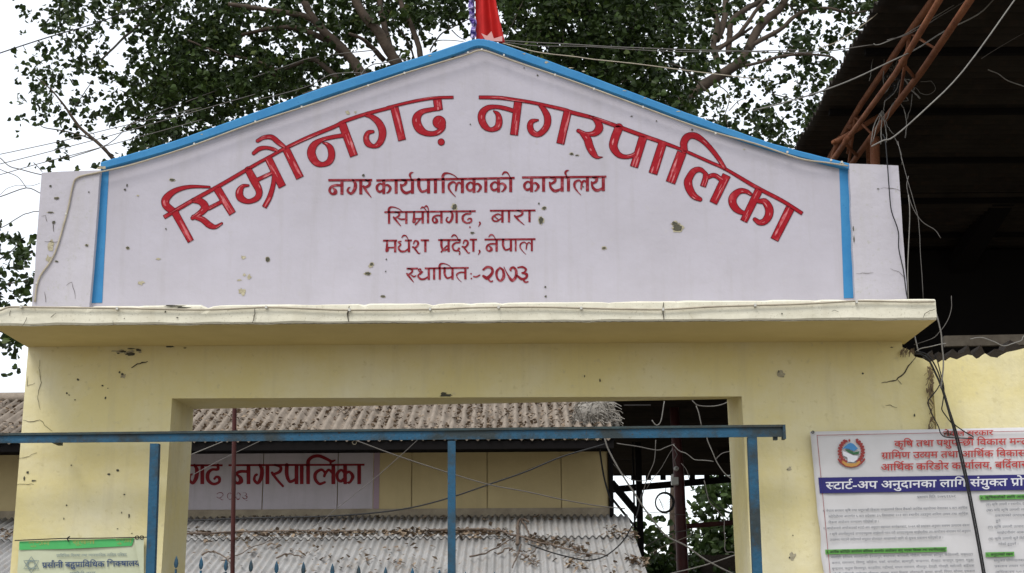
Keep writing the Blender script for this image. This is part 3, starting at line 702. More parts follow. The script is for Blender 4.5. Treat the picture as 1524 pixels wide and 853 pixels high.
# ------------------------------------------------------------------ the wall beside the gateway
sw = thing('side_wall', 'yellow plastered boundary wall with a crumbled top edge right of the gateway', 'wall', (XZ(1450,853,0)[0], .1, 0))
top = [(1386,538),(1393,535),(1397,541),(1402,536),(1409,537),(1414,532),(1424,535),(1432,531),(1440,528),(1447,529),(1453,534),(1459,532),(1466,526),(1474,531),(1487,533),(1491,528),(1499,524),(1510,522),(1526,518),(1560,512),(1620,514),(1700,508),(1800,512),(1900,506)]
tw = [XZ(x,y,-.02) for x,y in top]
sx0 = pr_bot[0]+.003; tw[0] = (sx0, tw[0][1])
b = MB(); b.prism([(sx0,0)] + [(sx0, tw[0][1])] + tw[1:] + [(tw[-1][0],0)], -.02, .28)
place(b.build('wall_face', M['yellow']), sw)
b = MB()
t2 = [(x, z+.05+.04*math.sin(i*2.3)) for i, (x, z) in enumerate(tw)]
b.prism([(t2[0][0],t2[0][1]-.5)] + t2 + [(t2[-1][0],t2[-1][1]-.5)], .05, .26)
place(b.build('broken_core', M['mortar']), sw)

# ------------------------------------------------------------------ blue steel gate frame
GY = -0.36
fr = thing('gate_portal', 'rusty blue steel gate frame of one long rail on three posts before the opening', 'gate', (XZ(672,853,GY)[0], GY, 0))
b = MB()
ra, rb = XZ(-70,646,GY), XZ(1168,632.5,GY); rc, rd = XZ(1168,650,GY), XZ(-70,660,GY)
b.prism([ra, rb, rc, rd], GY, GY+.012); place(b.build('top_rail', [M['blue_steel']]), fr)
b = MB(); lip = .014
b.prism([(ra[0],ra[1]+.001),(rb[0],rb[1]+.001),(rb[0],rb[1]-lip),(ra[0],ra[1]-lip)], GY-.012, GY-.001); b.prism([(ra[0],ra[1]+.002),(rb[0],rb[1]+.002),(rb[0],rb[1]-.006),(ra[0],ra[1]-.006)], GY+.013, GY+.07)
place(b.build('rail_lip', M['steel_edge']), fr)
b = MB(); b.prism([XZ(1165,632,GY-.02),XZ(1169,632,GY-.02),XZ(1170,653,GY-.02),XZ(1166,653,GY-.02)], GY-.02, GY+.05)
b.box(XZ(1152,650,GY)[0], XZ(1158,650,GY)[0], GY+.014, GY+.05, XZ(1155,654,GY)[1], XZ(1155,648,GY)[1])
place(b.build('end_plate', M['blue_steel']), fr)
for (xa, wa), (xb, wb), yt in (((229.5,13),(223,13),660), ((672,11.5),(672,11.5),656), ((1120,13.5),(1128,14),650)):
    b = MB(); l0, l1 = XZ(xa-wa/2,yt,GY), XZ(xb-wb/2,853,GY); r0, r1 = XZ(xa+wa/2,yt,GY), XZ(xb+wb/2,853,GY)
    b.prism([l0, r0, down(r0,r1), down(l0,l1)], GY+.002, GY+.055)
    place(b.build('post', M['blue_steel']), fr)
b = MB(); p = W(80,662,GY+.1)
b.beam((p.x, GY+.02, p.z+.022), (p.x, -.12, p.z+.022), .03, .02); p = W(1155,652,GY)
place(b.build('wall_bracket', M['steel_edge']), fr)

def spear(x, z, y, s=.85):
    mb = MB(); prof = [(0,.0),(.012,.012),(.017,.035),(.012,.065),(0,.095)]
    for i in range(len(prof)-1): pass
    n = 8; vs_ = []; fs_ = []
    for r, h in prof:
        for k in range(n):
            a = 2*math.pi*k/n; vs_.append((x+max(r,.0008)*s*math.cos(a), y+max(r,.0008)*.45*s*math.sin(a), z+h*s))
    for i in range(len(prof)-1):
        for k in range(n): fs_.append((i*n+k, i*n+(k+1)%n, (i+1)*n+(k+1)%n, (i+1)*n+k))
    fs_.append(tuple(range((len(prof)-1)*n, len(prof)*n)))
    mb.add(vs_, fs_); return mb
tips_l = [(263,827),(300,829),(337,831),(374,832.5),(412,834.5),(452,836),(495,838.5),(534,841),(574,843.5),(614,845),(654,848)]
tips_r = [(693,850.5),(736,851),(776,856),(816,860),(856,863),(896,866),(936,868),(976,870),(1016,872),(1056,874),(1096,876)]
for tips, lab in ((tips_l, 'left leaf of the blue steel gate, bars ending in small spear tips'), (tips_r, 'right leaf of the blue steel gate, its spear tips barely rising into view')):
    x0, x1 = XZ(tips[0][0],tips[0][1],GY)[0], XZ(tips[-1][0],tips[-1][1],GY)[0]
    gl = thing('gate_leaf', lab, 'gate', (x0, GY, .08), 'leaves of the blue gate')
    zt0_, zt1_ = XZ(*tips[0],GY)[1], XZ(*tips[-1],GY)[1]
    for k, (px, py) in enumerate(tips):
        x, z = XZ(px, py, GY+.03); b = MB()
        b.box(x-.006, x+.006, GY+.02, GY+.032, .08, z-.085)
        bar = place(b.build('bar', M['blue_steel']), gl)
        sp = spear(x, z-.081, GY+.026).build('spear_tip', M['blue_steel'], None, True)
        sp.parent = bar; sp.matrix_parent_inverse = bar.matrix_world.inverted()
        sp.matrix_parent_inverse = Matrix.Translation(-Vector((0,0,0)))
    for dz in (.22, 1.0, 1.55):
        b = MB(); a_, c_ = (x0-.05, GY+.026, zt0_-dz-.02), (x1+.05, GY+.026, zt1_-dz-.02)
        b.beam(a_, c_, .035, .035); place(b.build('gate_rail', M['blue_steel']), gl)

# ------------------------------------------------------------------ printed banner on the right
PY = -.045
bn = thing('notice_banner', 'large white vinyl notice with red heading, navy band, green strips and round emblem', 'banner', (XZ(1400,853,PY)[0], PY, 1.7))
def bx(u, v):   # banner coordinates: u px from the left edge at the top line, v px below it
    return (1205.5+u+v*(.095 if v < 110 else .095), 642.5-u*.020+v-(u*.0035 if v > 80 else 0))
b = MB(); nx, ny = 48, 40; rnd = random.Random(3)
def by(u, v): return PY-.004+.006*noise.noise(Vector((u*.02, v*.03, 0)))-.012*math.exp(-((u-8)/10)**2)*noise.noise(Vector((3, v*.05, 1)))
def bpt(u, v):
    x, y = bx(u, v)
    if u < 2: x += 2.5*noise.noise(Vector((v*.03, 7, 0)))+min(0, 0)
    return W(x, y, by(u, v))
us = [480*i/nx for i in range(nx+1)]; vv = [420*j/ny for j in range(ny+1)]
b.add([bpt(u, v) for v in vv for u in us], [(j*(nx+1)+i, (j+1)*(nx+1)+i, (j+1)*(nx+1)+i+1, j*(nx+1)+i+1) for j in range(ny) for i in range(nx)])
sheet = place(b.build('vinyl_sheet', M['white_vinyl'], None, True), bn)
sol = sheet.modifiers.new('thickness', 'SOLIDIFY'); sol.thickness = .0015; sol.offset = -1
PL = PY-.0165
def quadband(mb, u0, v0, u1, v1, mi=0, Y=PL, sub=1):
    flat(mb, [bx(u0,v0), bx(u1,v0), bx(u1,v1), bx(u0,v1)], Y, mi)
b = MB(); flat(b, [(1217.8,710.8),(1660,704.5),(1660,727),(1220,734.3)], PL); place(b.build('navy_band', M['vinyl_navy']), bn)
b = MB(); quadband(b, 10, 5.2, 470, 6.0); quadband(b, 9.5, 5, 10.3, 420); place(b.build('border_line', M['vinyl_crimson']), bn)
def ptext(txt, px0, py0, px1, py1, H, m, bold=.0, name='text_line'):
    mb = MB(); print_text(mb, txt, px0, py0, px1, py1, H, PL-.0012, min(bold,.015)); return place(mb.build(name, m), bn)
ptext('नेपाल सरकार', 1404, 642, 1478, 640.2, 7.2, M['vinyl_red'], .014)
ptext('कृषि तथा पशुपन्छी विकास मन्त्रालय', 1331, 656.4, 1556, 651.6, 9, M['vinyl_red'], .016)
ptext('ग्रामिण उद्यम तथा आर्थिक विकास आयोजना', 1312, 673.8, 1592, 668.2, 9.2, M['vinyl_red'], .016)
ptext('आर्थिक करिडोर कार्यालय, बर्दिवास', 1311, 691, 1532, 686.4, 9.4, M['vinyl_red'], .016)
ptext('स्टार्ट-अप अनुदानका लागि संयुक्त प्रोफाइल', 1229, 717.8, 1572, 711, 10.5, M['vinyl_white'], .022)
ptext('प्रकाशन मिति: २०७९/११/०१', 1365, 738.3, 1422.5, 737, 3.4, M['vinyl_grey'], .008)
body = [
 (1224,759,1440,'१. नेपाल सरकार कृषि तथा पशुपन्छी विकास मन्त्रालयले विश्व बैंकको आर्थिक सहयोगमा नेपालका ६ वटा आर्थिक'),
 (1233,767.5,1441,'कोरिडोरमा अन्तर्गत ६ वटा प्रदेशका ३५ जिल्लामा २०१ वटा स्थानीय तहहरुमा ग्रामिण उद्यम तथा आर्थिक'),
 (1233,776,1308,'विकास आयोजना सञ्चालन गरिरहेको छ ।'),
 (1225,785,1443,'२. आयोजनाले आयोजनाको स्टार्ट-अप अनुदान सहायता कार्यक्रमबाट, २०७९ को प्रकाशन अनुसार सक्षम उत्पादक संस्था'),
 (1234.5,793.5,1444.5,'र कृषि उद्यमीहरुलाई उत्पादनमूलक साझेदारी गठन गरी उत्पादनमूलक साझेदारीमा उप-आयोजना संचालन गर्न अनुदान'),
 (1235,802,1404,'उपलब्ध गराउने उद्देश्यले संयुक्त प्रोफाइल आव्हानको लागि यो सूचना प्रकाशन गरिएको छ ।'),
 (1237,828,1448,'सर्लाही: हरिवन, लालबन्दी, ईश्वरपुर, बरहथवा, बागमती, गोडैता, मलंगवा, हरिपुर, कविलासी, चक्रघट्टा'),
 (1238,836.5,1449,'बलरा, रामनगर, विष्णु, कौडेना, पर्सा, धनकौल, ब्रह्मपुरी, चन्द्रनगर, रौतहट: चन्द्रपुर, गुजरा, गरुडा'),
 (1238,845,1450,'बृन्दावन, फतुवा विजयपुर, कटहरिया, गढीमाई, माधव नारायण, मौलापुर, देवाही, गोनाही, महोत्तरी: बर्दिवास'),
 (1239,853,1451,'औरही, मटिहानी, जलेश्वर, गौशाला, भंगाहा, मनरा शिसवा, लोहरपट्टी, बलवा, सम्सी, पिपरा, सोनमा, एकडारा'),
 (1467,749.5,1560,'(क) कृषि उद्यमी र स्थानीय, दीर्घकालीन सहकारी'),
 (1468,758,1562,'(ख) यदि कृषि उद्यमी व्यवसायी फर्म दर्ता'),
 (1481,766,1560,'प्रकाशनको उत्पादक सहकारी संस्था'),
 (1482,774,1489,'हुने'),
 (1470,783,1562,'(ग) कृषि उद्यमी उत्पादनमूलक साझेदारी'),
 (1484,791.5,1562,'साझेदारीसंग आबद्ध भएको सहमति'),
 (1471,800.5,1565,'(घ) कृषि उद्यमी कुनै वित्तिय संस्थाको ऋण'),
 (1486,808.5,1516,'गरेको हुनुपर्ने ।'),
 (1479,833,1560,'संयुक्त प्रोफाइलबाट छनौट भएको'),
 (1480,841.5,1560,'प्रस्ताव तयार गर्नेलाई अनुदान'),
 (1481,850,1560,'अधिकतम ५० प्रतिशत सम्म'),
]
for x0_, y0_, x1_, t_ in body: ptext(t_, x0_, y0_, x1_, y0_-(x1_-x0_)*.022, 3.1, M['vinyl_grey'], .006)
for x0_, y0_, x1_, t_ in ((1228,818.5,1409,'३. आर्थिक कोरिडोर कार्यालय बर्दिवास अन्तर्गत आयोजना लागु भएका जिल्ला तथा स्थानीयतहहरु'), (1457.5,737.5,1560,'४. कृषिकर्ताको लागि आवश्यक योग्यता'), (1466.5,822.5,1509.5,'५. अनुदानको रकम')):
    b = MB(); sl = -.022*(x1_-x0_)
    flat(b, [(x0_,y0_-.4),(x1_,y0_-.4+sl),(x1_,y0_+6.6+sl),(x0_+.5,y0_+6.6)], PL); place(b.build('green_strip', M['vinyl_green']), bn)
    ptext(t_, x0_+1.5, y0_+1.6, x1_-2, y0_+1.6+sl, 3.4, M['vinyl_dark'], .014)
# emblem: rhododendron ring, flag-blue peak, green hill, white land, ribbon
em = MB(); em2 = MB(); ex, ey = 1267, 672
for k in range(46):
    a = math.radians(-62+k*(304/45.)+90+32-90); a = math.radians(118+ (k/45.)*304)
    r = 18.2+ (1.6 if k%2 else -.6); cx_, cy_ = ex+r*.92*math.cos(a), ey-r*.98*math.sin(a)
    if cy_ > ey+15: continue
    pts = []
    for q in range(5):
        t = a+q*2*math.pi/5; pts.append((cx_+2.6*math.cos(t), cy_+2.3*math.sin(t)))
    flat(em if cx_ < ex else em2, pts, PL-.001-.0003*(k%5), 0)
place(em.build('emblem_wreath', M['vinyl_crimson']), bn); place(em2.build('emblem_wreath', M['vinyl_crimson']), bn)
em = MB(); flat(em, [(1253,668.5),(1262,660.5),(1266,659),(1270,660.5),(1277,667.5),(1271,671.5),(1262,668),(1257,667.5)], PL-.0035); place(em.build('emblem_peak', M['vinyl_blue']), bn)
em = MB(); flat(em, [(1257,669),(1264,670),(1271,673.3),(1279,671.5),(1278,676),(1271,676.6),(1263,673.5)], PL-.0030); place(em.build('emblem_hill', M['vinyl_forest']), bn)
em = MB()
flat(em, [(1254,671.5),(1262,674),(1270,678),(1277,678.5),(1276,684),(1270,688),(1262,687),(1261,681),(1255,678)], PL-.0025); place(em.build('emblem_land', M['vinyl_white']), bn)
em = MB(); flat(em, [(1247.5,682),(1251.5,685.5),(1258,690.5),(1267,692.5),(1276,690.5),(1283,686),(1286.5,681.5),(1288,684),(1283,690),(1276,694.5),(1267,696),(1258,694.5),(1250,689),(1246.5,684)], PL-.0027, 0)
flat(em, [(1254,685),(1261,689.5),(1273,689.5),(1279,685.5),(1281,688.5),(1275,693.5),(1267,695),(1259,693.5),(1253,688.5)], PL-.0033, 1)
place(em.build('emblem_ribbon', [M['vinyl_crimson'], M['vinyl_gold']]), bn)
em = MB()
for q in [(1264,655.5,2.2,2.8)]: blob(em, *q, PL-.003, 0, rough=.5)
place(em.build('emblem_crest', M['vinyl_crimson']), bn)
em = MB()
for a in range(12):
    t = 2*math.pi*a/12; t2 = 2*math.pi*(a+1)/12
    flat(em, [(1209.8+2.3*math.cos(t),643.2+2.3*math.sin(t)),(1209.8+2.3*math.cos(t2),643.2+2.3*math.sin(t2)),(1209.8+1*math.cos(t2),643.2+1*math.sin(t2)),(1209.8+1*math.cos(t),643.2+1*math.sin(t))], PL-.002)
place(em.build('eyelet', M['vinyl_dark']), bn)
em = MB(); ridge(em, [(1405,648),(1411,640),(1413,650),(1418,641)], 2, PL-.004); ridge(em, [(1404,644),(1412,646),(1419,648)], 2, PL-.0045)
place(em.build('black_scribble', M['vinyl_scrib']), bn)

# ------------------------------------------------------------------ small green banner on the left pier
OY = -.03
ob = thing('school_banner', 'faded vinyl school banner with green top band and star emblem on left pier', 'banner', (XZ(120,853,OY)[0], OY, 1.75))
b = MB(); nx, ny = 20, 14
def lp(u, v):   # u,v in 0..1
    xl, xr = 28.5-9*v, 214-(-14)*v*.0-0*v
    tear = max(0, (u-.86))*0
    return W(xl+(xr-xl)*u, 805.5-4.5*u+(v*150), OY-.004*math.sin(u*9)-.003*noise.noise(Vector((u*5, v*5, 0))))
b.add([lp(i/nx, j/ny) for j in range(ny+1) for i in range(nx+1)], [(j*(nx+1)+i, (j+1)*(nx+1)+i, (j+1)*(nx+1)+i+1, j*(nx+1)+i+1) for j in range(ny) for i in range(nx)])
place(b.build('vinyl_sheet', M['old_vinyl'], None, True), ob)
OL = OY-.010
b = MB(); flat(b, [(29,806),(200,801),(196,812.5),(100,817),(28.5,818.5)], OL); place(b.build('green_band', M['old_green']), ob)
for x0_, x1_ in ((42,74),(108,141),(172,196)):
    b = MB(); print_text(b, 'सूचना' if x0_ == 108 else 'शुभम', x0_, 807-(x0_-28)*.03, x1_, 807-(x1_-28)*.03, 5.5, OL-.001, .03); place(b.build('band_lettering', M['old_orange']), ob)
b = MB(); flat(b, [(200,804),(214,802),(214,853),(212,870)], OL-.012); place(b.build('folded_corner', M['old_vinyl']), ob)
b = MB(); print_text(b, 'प्राविधिक शिक्षा तथा व्यावसायिक तालिम परिषद्', 84, 825.2, 188.5, 823.8, 3.6, OL-.001, .01); place(b.build('text_line', M['old_grey']), ob)
b = MB(); print_text(b, 'प्रसौनी बहुप्राविधिक शिक्षालय', 62.5, 837.6, 208, 834.6, 7.6, OL-.001, .018); place(b.build('text_line', M['old_navy']), ob)
b = MB(); print_text(b, 'प्रसौनी बारा', 104, 852, 142, 851, 5, OL-.001, .01); place(b.build('text_line', M['old_grey']), ob)
b = MB(); cx_, cy_, rr = 46.5, 840.5, 13
for a0 in (90, -90):
    P = [(cx_+rr*math.cos(math.radians(a0+120*k)), cy_-rr*.95*math.sin(math.radians(a0+120*k))) for k in range(4)]
    for k in range(3): ridge(b, [P[k], P[k+1]], 1.1, OL-.001-(.0005 if a0 > 0 else 0), jit=.05)
ridge(b, [(cx_+5.2*math.cos(t*math.pi/8), cy_+5.2*math.sin(t*math.pi/8)) for t in range(17)], 1.5, OL-.002, jit=.05)
place(b.build('star_emblem', M['old_grey']), ob)
b = MB(); b.tube([W(22,804.5,OL-.01), W(90,801.5,OL-.012), W(150,801,OL-.01), W(222,799.5,OL-.012)], .0035)
b.tube([W(102,806,OL-.014), W(100,801,OL-.016), W(104,798.5,OL-.014)], .005)
for q in range(2): b.tube([W(204+7*q+3*math.cos(t*.8),800+2.5*math.sin(t*.8),OL-.015) for t in range(9)], .003)
place(b.build('tie_wire', M['cable_black']), ob)

# ------------------------------------------------------------------ office building behind the gate
BY = 7.0
def Zb(y, Y=BY): return W(600, y, Y).z
x_r = W(908,700,BY).x; x_l = -9.5
ofc = thing('office_building', 'ochre office building with corrugated roofs and a lilac painted name board behind gate', 'building', ((x_l+x_r)/2, BY+2, 0))
EY = BY-.95; ze = Zb(652, EY); us_ = .42
z_wb, z_wt = Zb(757), ze+us_*.95-.10
b = MB(); b.box(x_l, x_r-.02, BY+.03, BY+4, 0, z_wt+.03); place(b.build('wall_core', M['wall_ochre']), ofc)
b = MB(); b.box(x_r-.018, x_r+.03, BY-.05, BY+4, 0, z_wt+.02); place(b.build('corner_trim', M['black_steel']), ofc)
joints = [-9.5] + [W(282-111*k, 700, BY).x for k in range(8, -1, -1)] + [W(q,700,BY).x for q in (392,503,613,725,835)] + [x_r-.03]
joints = sorted(set(round(j, 4) for j in joints))
for a, c in zip(joints[:-1], joints[1:]):
    if c-a < .05: continue
    b = MB(); b.box(a+.005, c-.005, BY, BY+.03, z_wb-.02, z_wt); place(b.build('wall_panel', M['wall_ochre']), ofc)
SYb = BY-.006
xs_l = W(60,700,BY).x
sx = [xs_l] + [j for j in joints if xs_l+.1 < j < W(560,700,BY).x] + [W(556,700,BY).x]
for a, c in zip(sx[:-1], sx[1:]):
    b = MB(); b.box(a+.005, c-.005, SYb, BY-.0005, z_wb, z_wt-.02); place(b.build('name_board_panel', M['wall_lilac']), ofc)
b = MB(); b.box(W(556.5,700,BY).x, W(565,700,BY).x, SYb, BY-.0005, z_wb, z_wt-.02); place(b.build('pink_band', M['wall_pink']), ofc)
def g5(k, a, c, y=692.2, H=28.5): return glyph(k, a, c, y, H, 1.0, True)
LYB = SYb-.004
H5 = 29.0
items5 = [head(178,331.5,693,692.6,3), head(340,542.5,692.5,691.8,3), g5('stem',182,0)+mk('ि2',182,692,H5,.7), g5('स',186,208), g5('म',212,236)+mk('ra',232,692,27), g5('stem',243,0)+mk('ौ',243,692,H5),
 g5('न',248,275), g5('ग',279,304), g5('ढ',306,328,692.4,28), g5('न',346,374), g5('ग',375.5,401), g5('र',402.5,422,692,26), g5('प',424,444.5), g5('stem',449,0), g5('stem',458.5,0)+mk('ि2',458.5,692,H5,.92),
 g5('ल2',465,500), g5('क',499.5,528), g5('stem',534.5,0)]
for st in items5:
    b = MB(); sdf_mesh(st, b, LYB, 0, .6); place(b.build('letter', M['red_old']), ofc)
for k, a, c in (('२',322,334),('०',337.5,347),('७',347,358),('३',360,369)):
    b = MB(); sdf_mesh(glyph(k, a, c, 733, 10.5, .8), b, LYB, 0, .4); place(b.build('letter', M['red_faint']), ofc)
b = MB(); b.box(x_l, x_r+.02, BY-.03, BY-.0, Zb(772), z_wb-.004)
for i in range(40):
    xx = x_l+(x_r-x_l)*i/40
place(b.build('flashing', M['skirt']), ofc)

def corr(mb, x0, x1, ya, za, yb, zb, pitch, amp, rows=1, per=6, th=.006, phase=0, sag=.004, seed=0, holes=None):
    """sheet with ridges running from (ya,za) to (yb,zb)"""
    n = int((x1-x0)/pitch*per); L = Vector((0, yb-ya, zb-za)); N = Vector((0, -L.z, L.y)).normalized()
    if N.z < 0: N = -N
    vs_ = []
    for s in (0, 1):
        for j in range(rows+1):
            for i in range(n+1):
                x = x0+(x1-x0)*i/n; t = j/rows
                w = amp*math.sin(2*math.pi*(x/pitch)+phase)+sag*noise.noise(Vector((x*1.5, t*2+seed, seed)))
                e = .006*noise.noise(Vector((x*3, seed, j)))
                p = Vector((x, ya, za))+L*(t+e)+N*(w-s*th); vs_.append(tuple(p))
    fs_ = []; m = n+1; o = (rows+1)*m
    for j in range(rows):
        for i in range(n):
            if holes and holes(vs_[j*m+i]): continue
            fs_.append((j*m+i, j*m+i+1, (j+1)*m+i+1, (j+1)*m+i)); fs_.append((o+j*m+i, o+(j+1)*m+i, o+(j+1)*m+i+1, o+j*m+i+1))
    for i in range(n):
        fs_.append((i, o+i, o+i+1, i+1)); q = rows*m; fs_.append((q+i, q+i+1, o+q+i+1, o+q+i))
    for j in range(rows):
        fs_.append((j*m, (j+1)*m, o+(j+1)*m, o+j*m)); fs_.append((j*m+n, o+j*m+n, o+(j+1)*m+n, (j+1)*m+n))
    mb.add(vs_, fs_)
# lower porch roof: two overlapping rows of sheets
slope = .33; zt_ = Zb(770, BY-.02); ov = .85
lr_xr = W(933,760,BY).x
edges = [lr_xr-.76*k for k in range(14)]
for k in range(13):
    b = MB(); corr(b, edges[k+1]-.05, edges[k], BY-.02, zt_+.012+.004*(k%2), BY-.02-ov-.08, zt_+.012+.004*(k%2)-slope*(ov+.08), .0762, .017, 3, seed=k); o = place(b.build('roof_sheet', M['gi'], None, True), ofc)
    b = MB(); corr(b, edges[k+1]-.05, edges[k]+.0, BY-.02-ov+.06, zt_-slope*(ov-.06)-.006+.004*(k%2), BY-.02-3.1, zt_-slope*3.1-.006+.004*(k%2), .0762, .017, 5, seed=k+20); place(b.build('roof_sheet', M['gi'], None, True), ofc)
b = MB(); b.box(x_l, lr_xr-.05, BY-3.0, BY-2.9, zt_-slope*3.0-.14, zt_-slope*3.0-.05)
for k in range(5): b.box(lr_xr-.4-2.1*k, lr_xr-.3-2.1*k, BY-2.98, BY-2.88, 0, zt_-slope*3-.14)
place(b.build('porch_frame', M['black_steel']), ofc)
# upper roof
RYY = EY+1.75; zr = ze+us_*(RYY-EY)
ur_xr = W(900,620,BY+.5).x
for k in range(12):
    b = MB(); xr_ = ur_xr-.98*k
    corr(b, xr_-1.02, xr_, RYY, zr+.004*(k%2), EY, ze+.004*(k%2), .12, .034, 4, seed=k+50, sag=.02); place(b.build('roof_sheet', M['asbestos'], None, True), ofc)
b = MB(); corr(b, ur_xr-12, ur_xr, RYY, zr, RYY+3.4, zr-.3, .12, .03, 2, seed=90); place(b.build('roof_sheet', M['asbestos'], None, True), ofc)
b = MB(); b.tube([(ur_xr-12, RYY, zr+.03), (ur_xr-6, RYY, zr+.035), (ur_xr+.02, RYY, zr+.03)], .07, 8); place(b.build('ridge_cap', M['asbestos'], None, True), ofc)
b = MB(); b.box(x_l, ur_xr, EY+.04, EY+.08, ze-.12, ze-.03); b.box(x_l, ur_xr, EY+.08, BY, ze-.04, ze-.03); place(b.build('fascia_and_dark_soffit', M['black_steel']), ofc)  # underside made black to deepen the shade under the eaves
b = MB(); b.box(ur_xr-.1, x_r+.02, EY+.3, BY+1.5, ze+.0, ze+.05); place(b.build('eave_end', M['black_steel']), ofc)
# fallen leaves on both roofs
def leaf_poly(mb, p, size, rnd, lift=.01, mi=0):
    a = rnd.random()*6.28; tilt = rnd.uniform(-.7,.7); tl2 = rnd.uniform(-.7,.7)
    u = Vector((math.cos(a), math.sin(a), tilt)).normalized(); v = Vector((-math.sin(a), math.cos(a), tl2)).normalized(); n = u.cross(v)
    q = [p-u*size*.5, p+v*size*.33+n*size*.12, p+u*size*.55+n*size*.05, p-v*size*.33+n*size*.12]
    mb.add(q, [(0,1,2),(0,2,3)], mi)
rnd = random.Random(11); b = MB()
def on_upper(x, t): return Vector((x, RYY+(EY-RYY)*t, zr+(ze-zr)*t+.03))
def on_lower(x, s): return Vector((x, BY-.02-s, zt_-slope*s+.022+(.0 if s < ov else -.02)))
for k in range(4800):
    x = rnd.uniform(ur_xr-9.5, ur_xr-.02); t = rnd.random()**.9
    if noise.noise(Vector((x*1.2, t*3, 0))) < -.25+.3*rnd.random()-.1: continue
    dz = rnd.random()*.02
    if rnd.random() < .72: x = .12*(math.floor(x/.12)+.75)+rnd.gauss(0,.014); dz -= .04
    leaf_poly(b, on_upper(x, t)+Vector((0,0,dz)), rnd.uniform(.03,.07), rnd)
tag(place(b.build('fallen_leaves', M['dry']), ofc), kind='stuff')
b = MB()
def lowpx(px, py, spread=.03):
    p = None
    # intersect the pixel ray with the porch roof plane
    d = ray(px, py); n_ = Vector((0, -slope, 1)); p0 = Vector((0, BY-.02, zt_+.01)); t = (p0-CAM).dot(n_)/d.dot(n_)
    return CAM+d*t+Vector((rnd.uniform(-1,1)*spread, rnd.uniform(-1,1)*spread, .01+rnd.random()*.02))
def strewn(px0, py0, px1, py1, n, sp):
    for k in range(n):
        t = rnd.random(); leaf_poly(b, lowpx(px0+(px1-px0)*t+rnd.gauss(0,3), py0+(py1-py0)*t+rnd.gauss(0,sp)), rnd.uniform(.03,.085), rnd)
strewn(280,797,420,797,200,2.2); strewn(420,796,620,795,330,2.2); strewn(600,795,760,795,360,2.6); strewn(785,802,870,820,170,4.5); strewn(905,792,948,800,70,5)
strewn(935,836,965,838,55,4); strewn(700,800,960,850,70,12); strewn(290,812,690,850,170,14); strewn(0,795,25,800,30,3); strewn(845,838,870,845,30,5); strewn(765,828,800,838,25,5); strewn(280,772,900,775,70,2)
tag(place(b.build('fallen_leaves', M['dry']), ofc), kind='stuff')
# dead vine stems lying on the porch roof
vines = [([(770,818),(771,800),(770,790),(776,779),(786,784)], .022), ([(776,779),(785,795),(788,806)], .012), ([(700,835),(730,828),(752,815),(768,803)], .010), ([(640,797),(700,795),(740,797),(780,808),(830,820),(865,830),(905,834)], .013),
         ([(775,818),(770,836),(762,853)], .010), ([(740,832),(755,824),(766,828)], .010), ([(790,832),(800,822),(806,815)], .008), ([(412,838),(425,832),(437,833),(450,838)], .010), ([(300,832),(318,828),(335,836),(342,845)], .010), ([(330,843),(360,830),(400,812),(432,803)], .006), ([(776,833),(790,840),(800,850)], .008), ([(280,801),(420,798),(560,798)], .010)]
for pts, r_ in vines:
    b2_ = MB(); P = [lowpx(x, y, .006)+Vector((0,0,.03)) for x, y in smooth_pts(pts, 4)]
    b2_.tube(P, [r_*(1-.5*i/len(P)) for i in range(len(P))], 6); place(b2_.build('dead_vine', M['vine'], None, True), ofc)
# dry fibre clump on the corner of the upper roof
cl = thing('dry_vine_clump', 'grey clump of dead vines heaped on the right end of upper roof', 'plant debris', W(885,636,BY-.3))
b = MB(); c0 = W(886,618,BY-.3)
for k in range(900):
    th = rnd.random()*6.28; ph = rnd.random()*1.4
    q = c0+Vector((math.cos(th)*math.cos(ph)*.25, math.sin(th)*math.cos(ph)*.18, math.sin(ph)*.30-.12))
    e = q+Vector((rnd.gauss(0,.06), rnd.gauss(0,.04), -abs(rnd.gauss(.05,.05)))); m_ = (q+e)/2+(q-c0).normalized()*.03
    b.tube([q, m_, e], .0045, 3, False)
place(tag(b.build('fibre', M['thatch']), kind='stuff'), cl)
b = MB(); b.tube([c0+Vector((-.15,0,-.12)), c0+Vector((-.08,0,.0)), c0+Vector((.03,0,.05)), c0+Vector((.13,0,-.08))], [.12,.17,.16,.09], 10); place(b.build('core', M['thatch'], None, True), cl)

# ------------------------------------------------------------------ big shed on the right
SZ = 6.6; sxl = WZ(1245,108,SZ).x; SYn, SYf = .3, 18.0; SXR = 15.0
shed = thing('market_shed', 'huge open shed of dark corrugated sheets on rusty red pipe trusses', 'shed', (8, 9, 0))
hp = [(1337,6,.035),(1311,24,.02),(1455,7,.05),(1446,9,.03),(1259,163,.05),(1283,163,.03),(1262,168,.03)]
hc = [(WZ(x,y,SZ), r_) for x, y, r_ in hp]
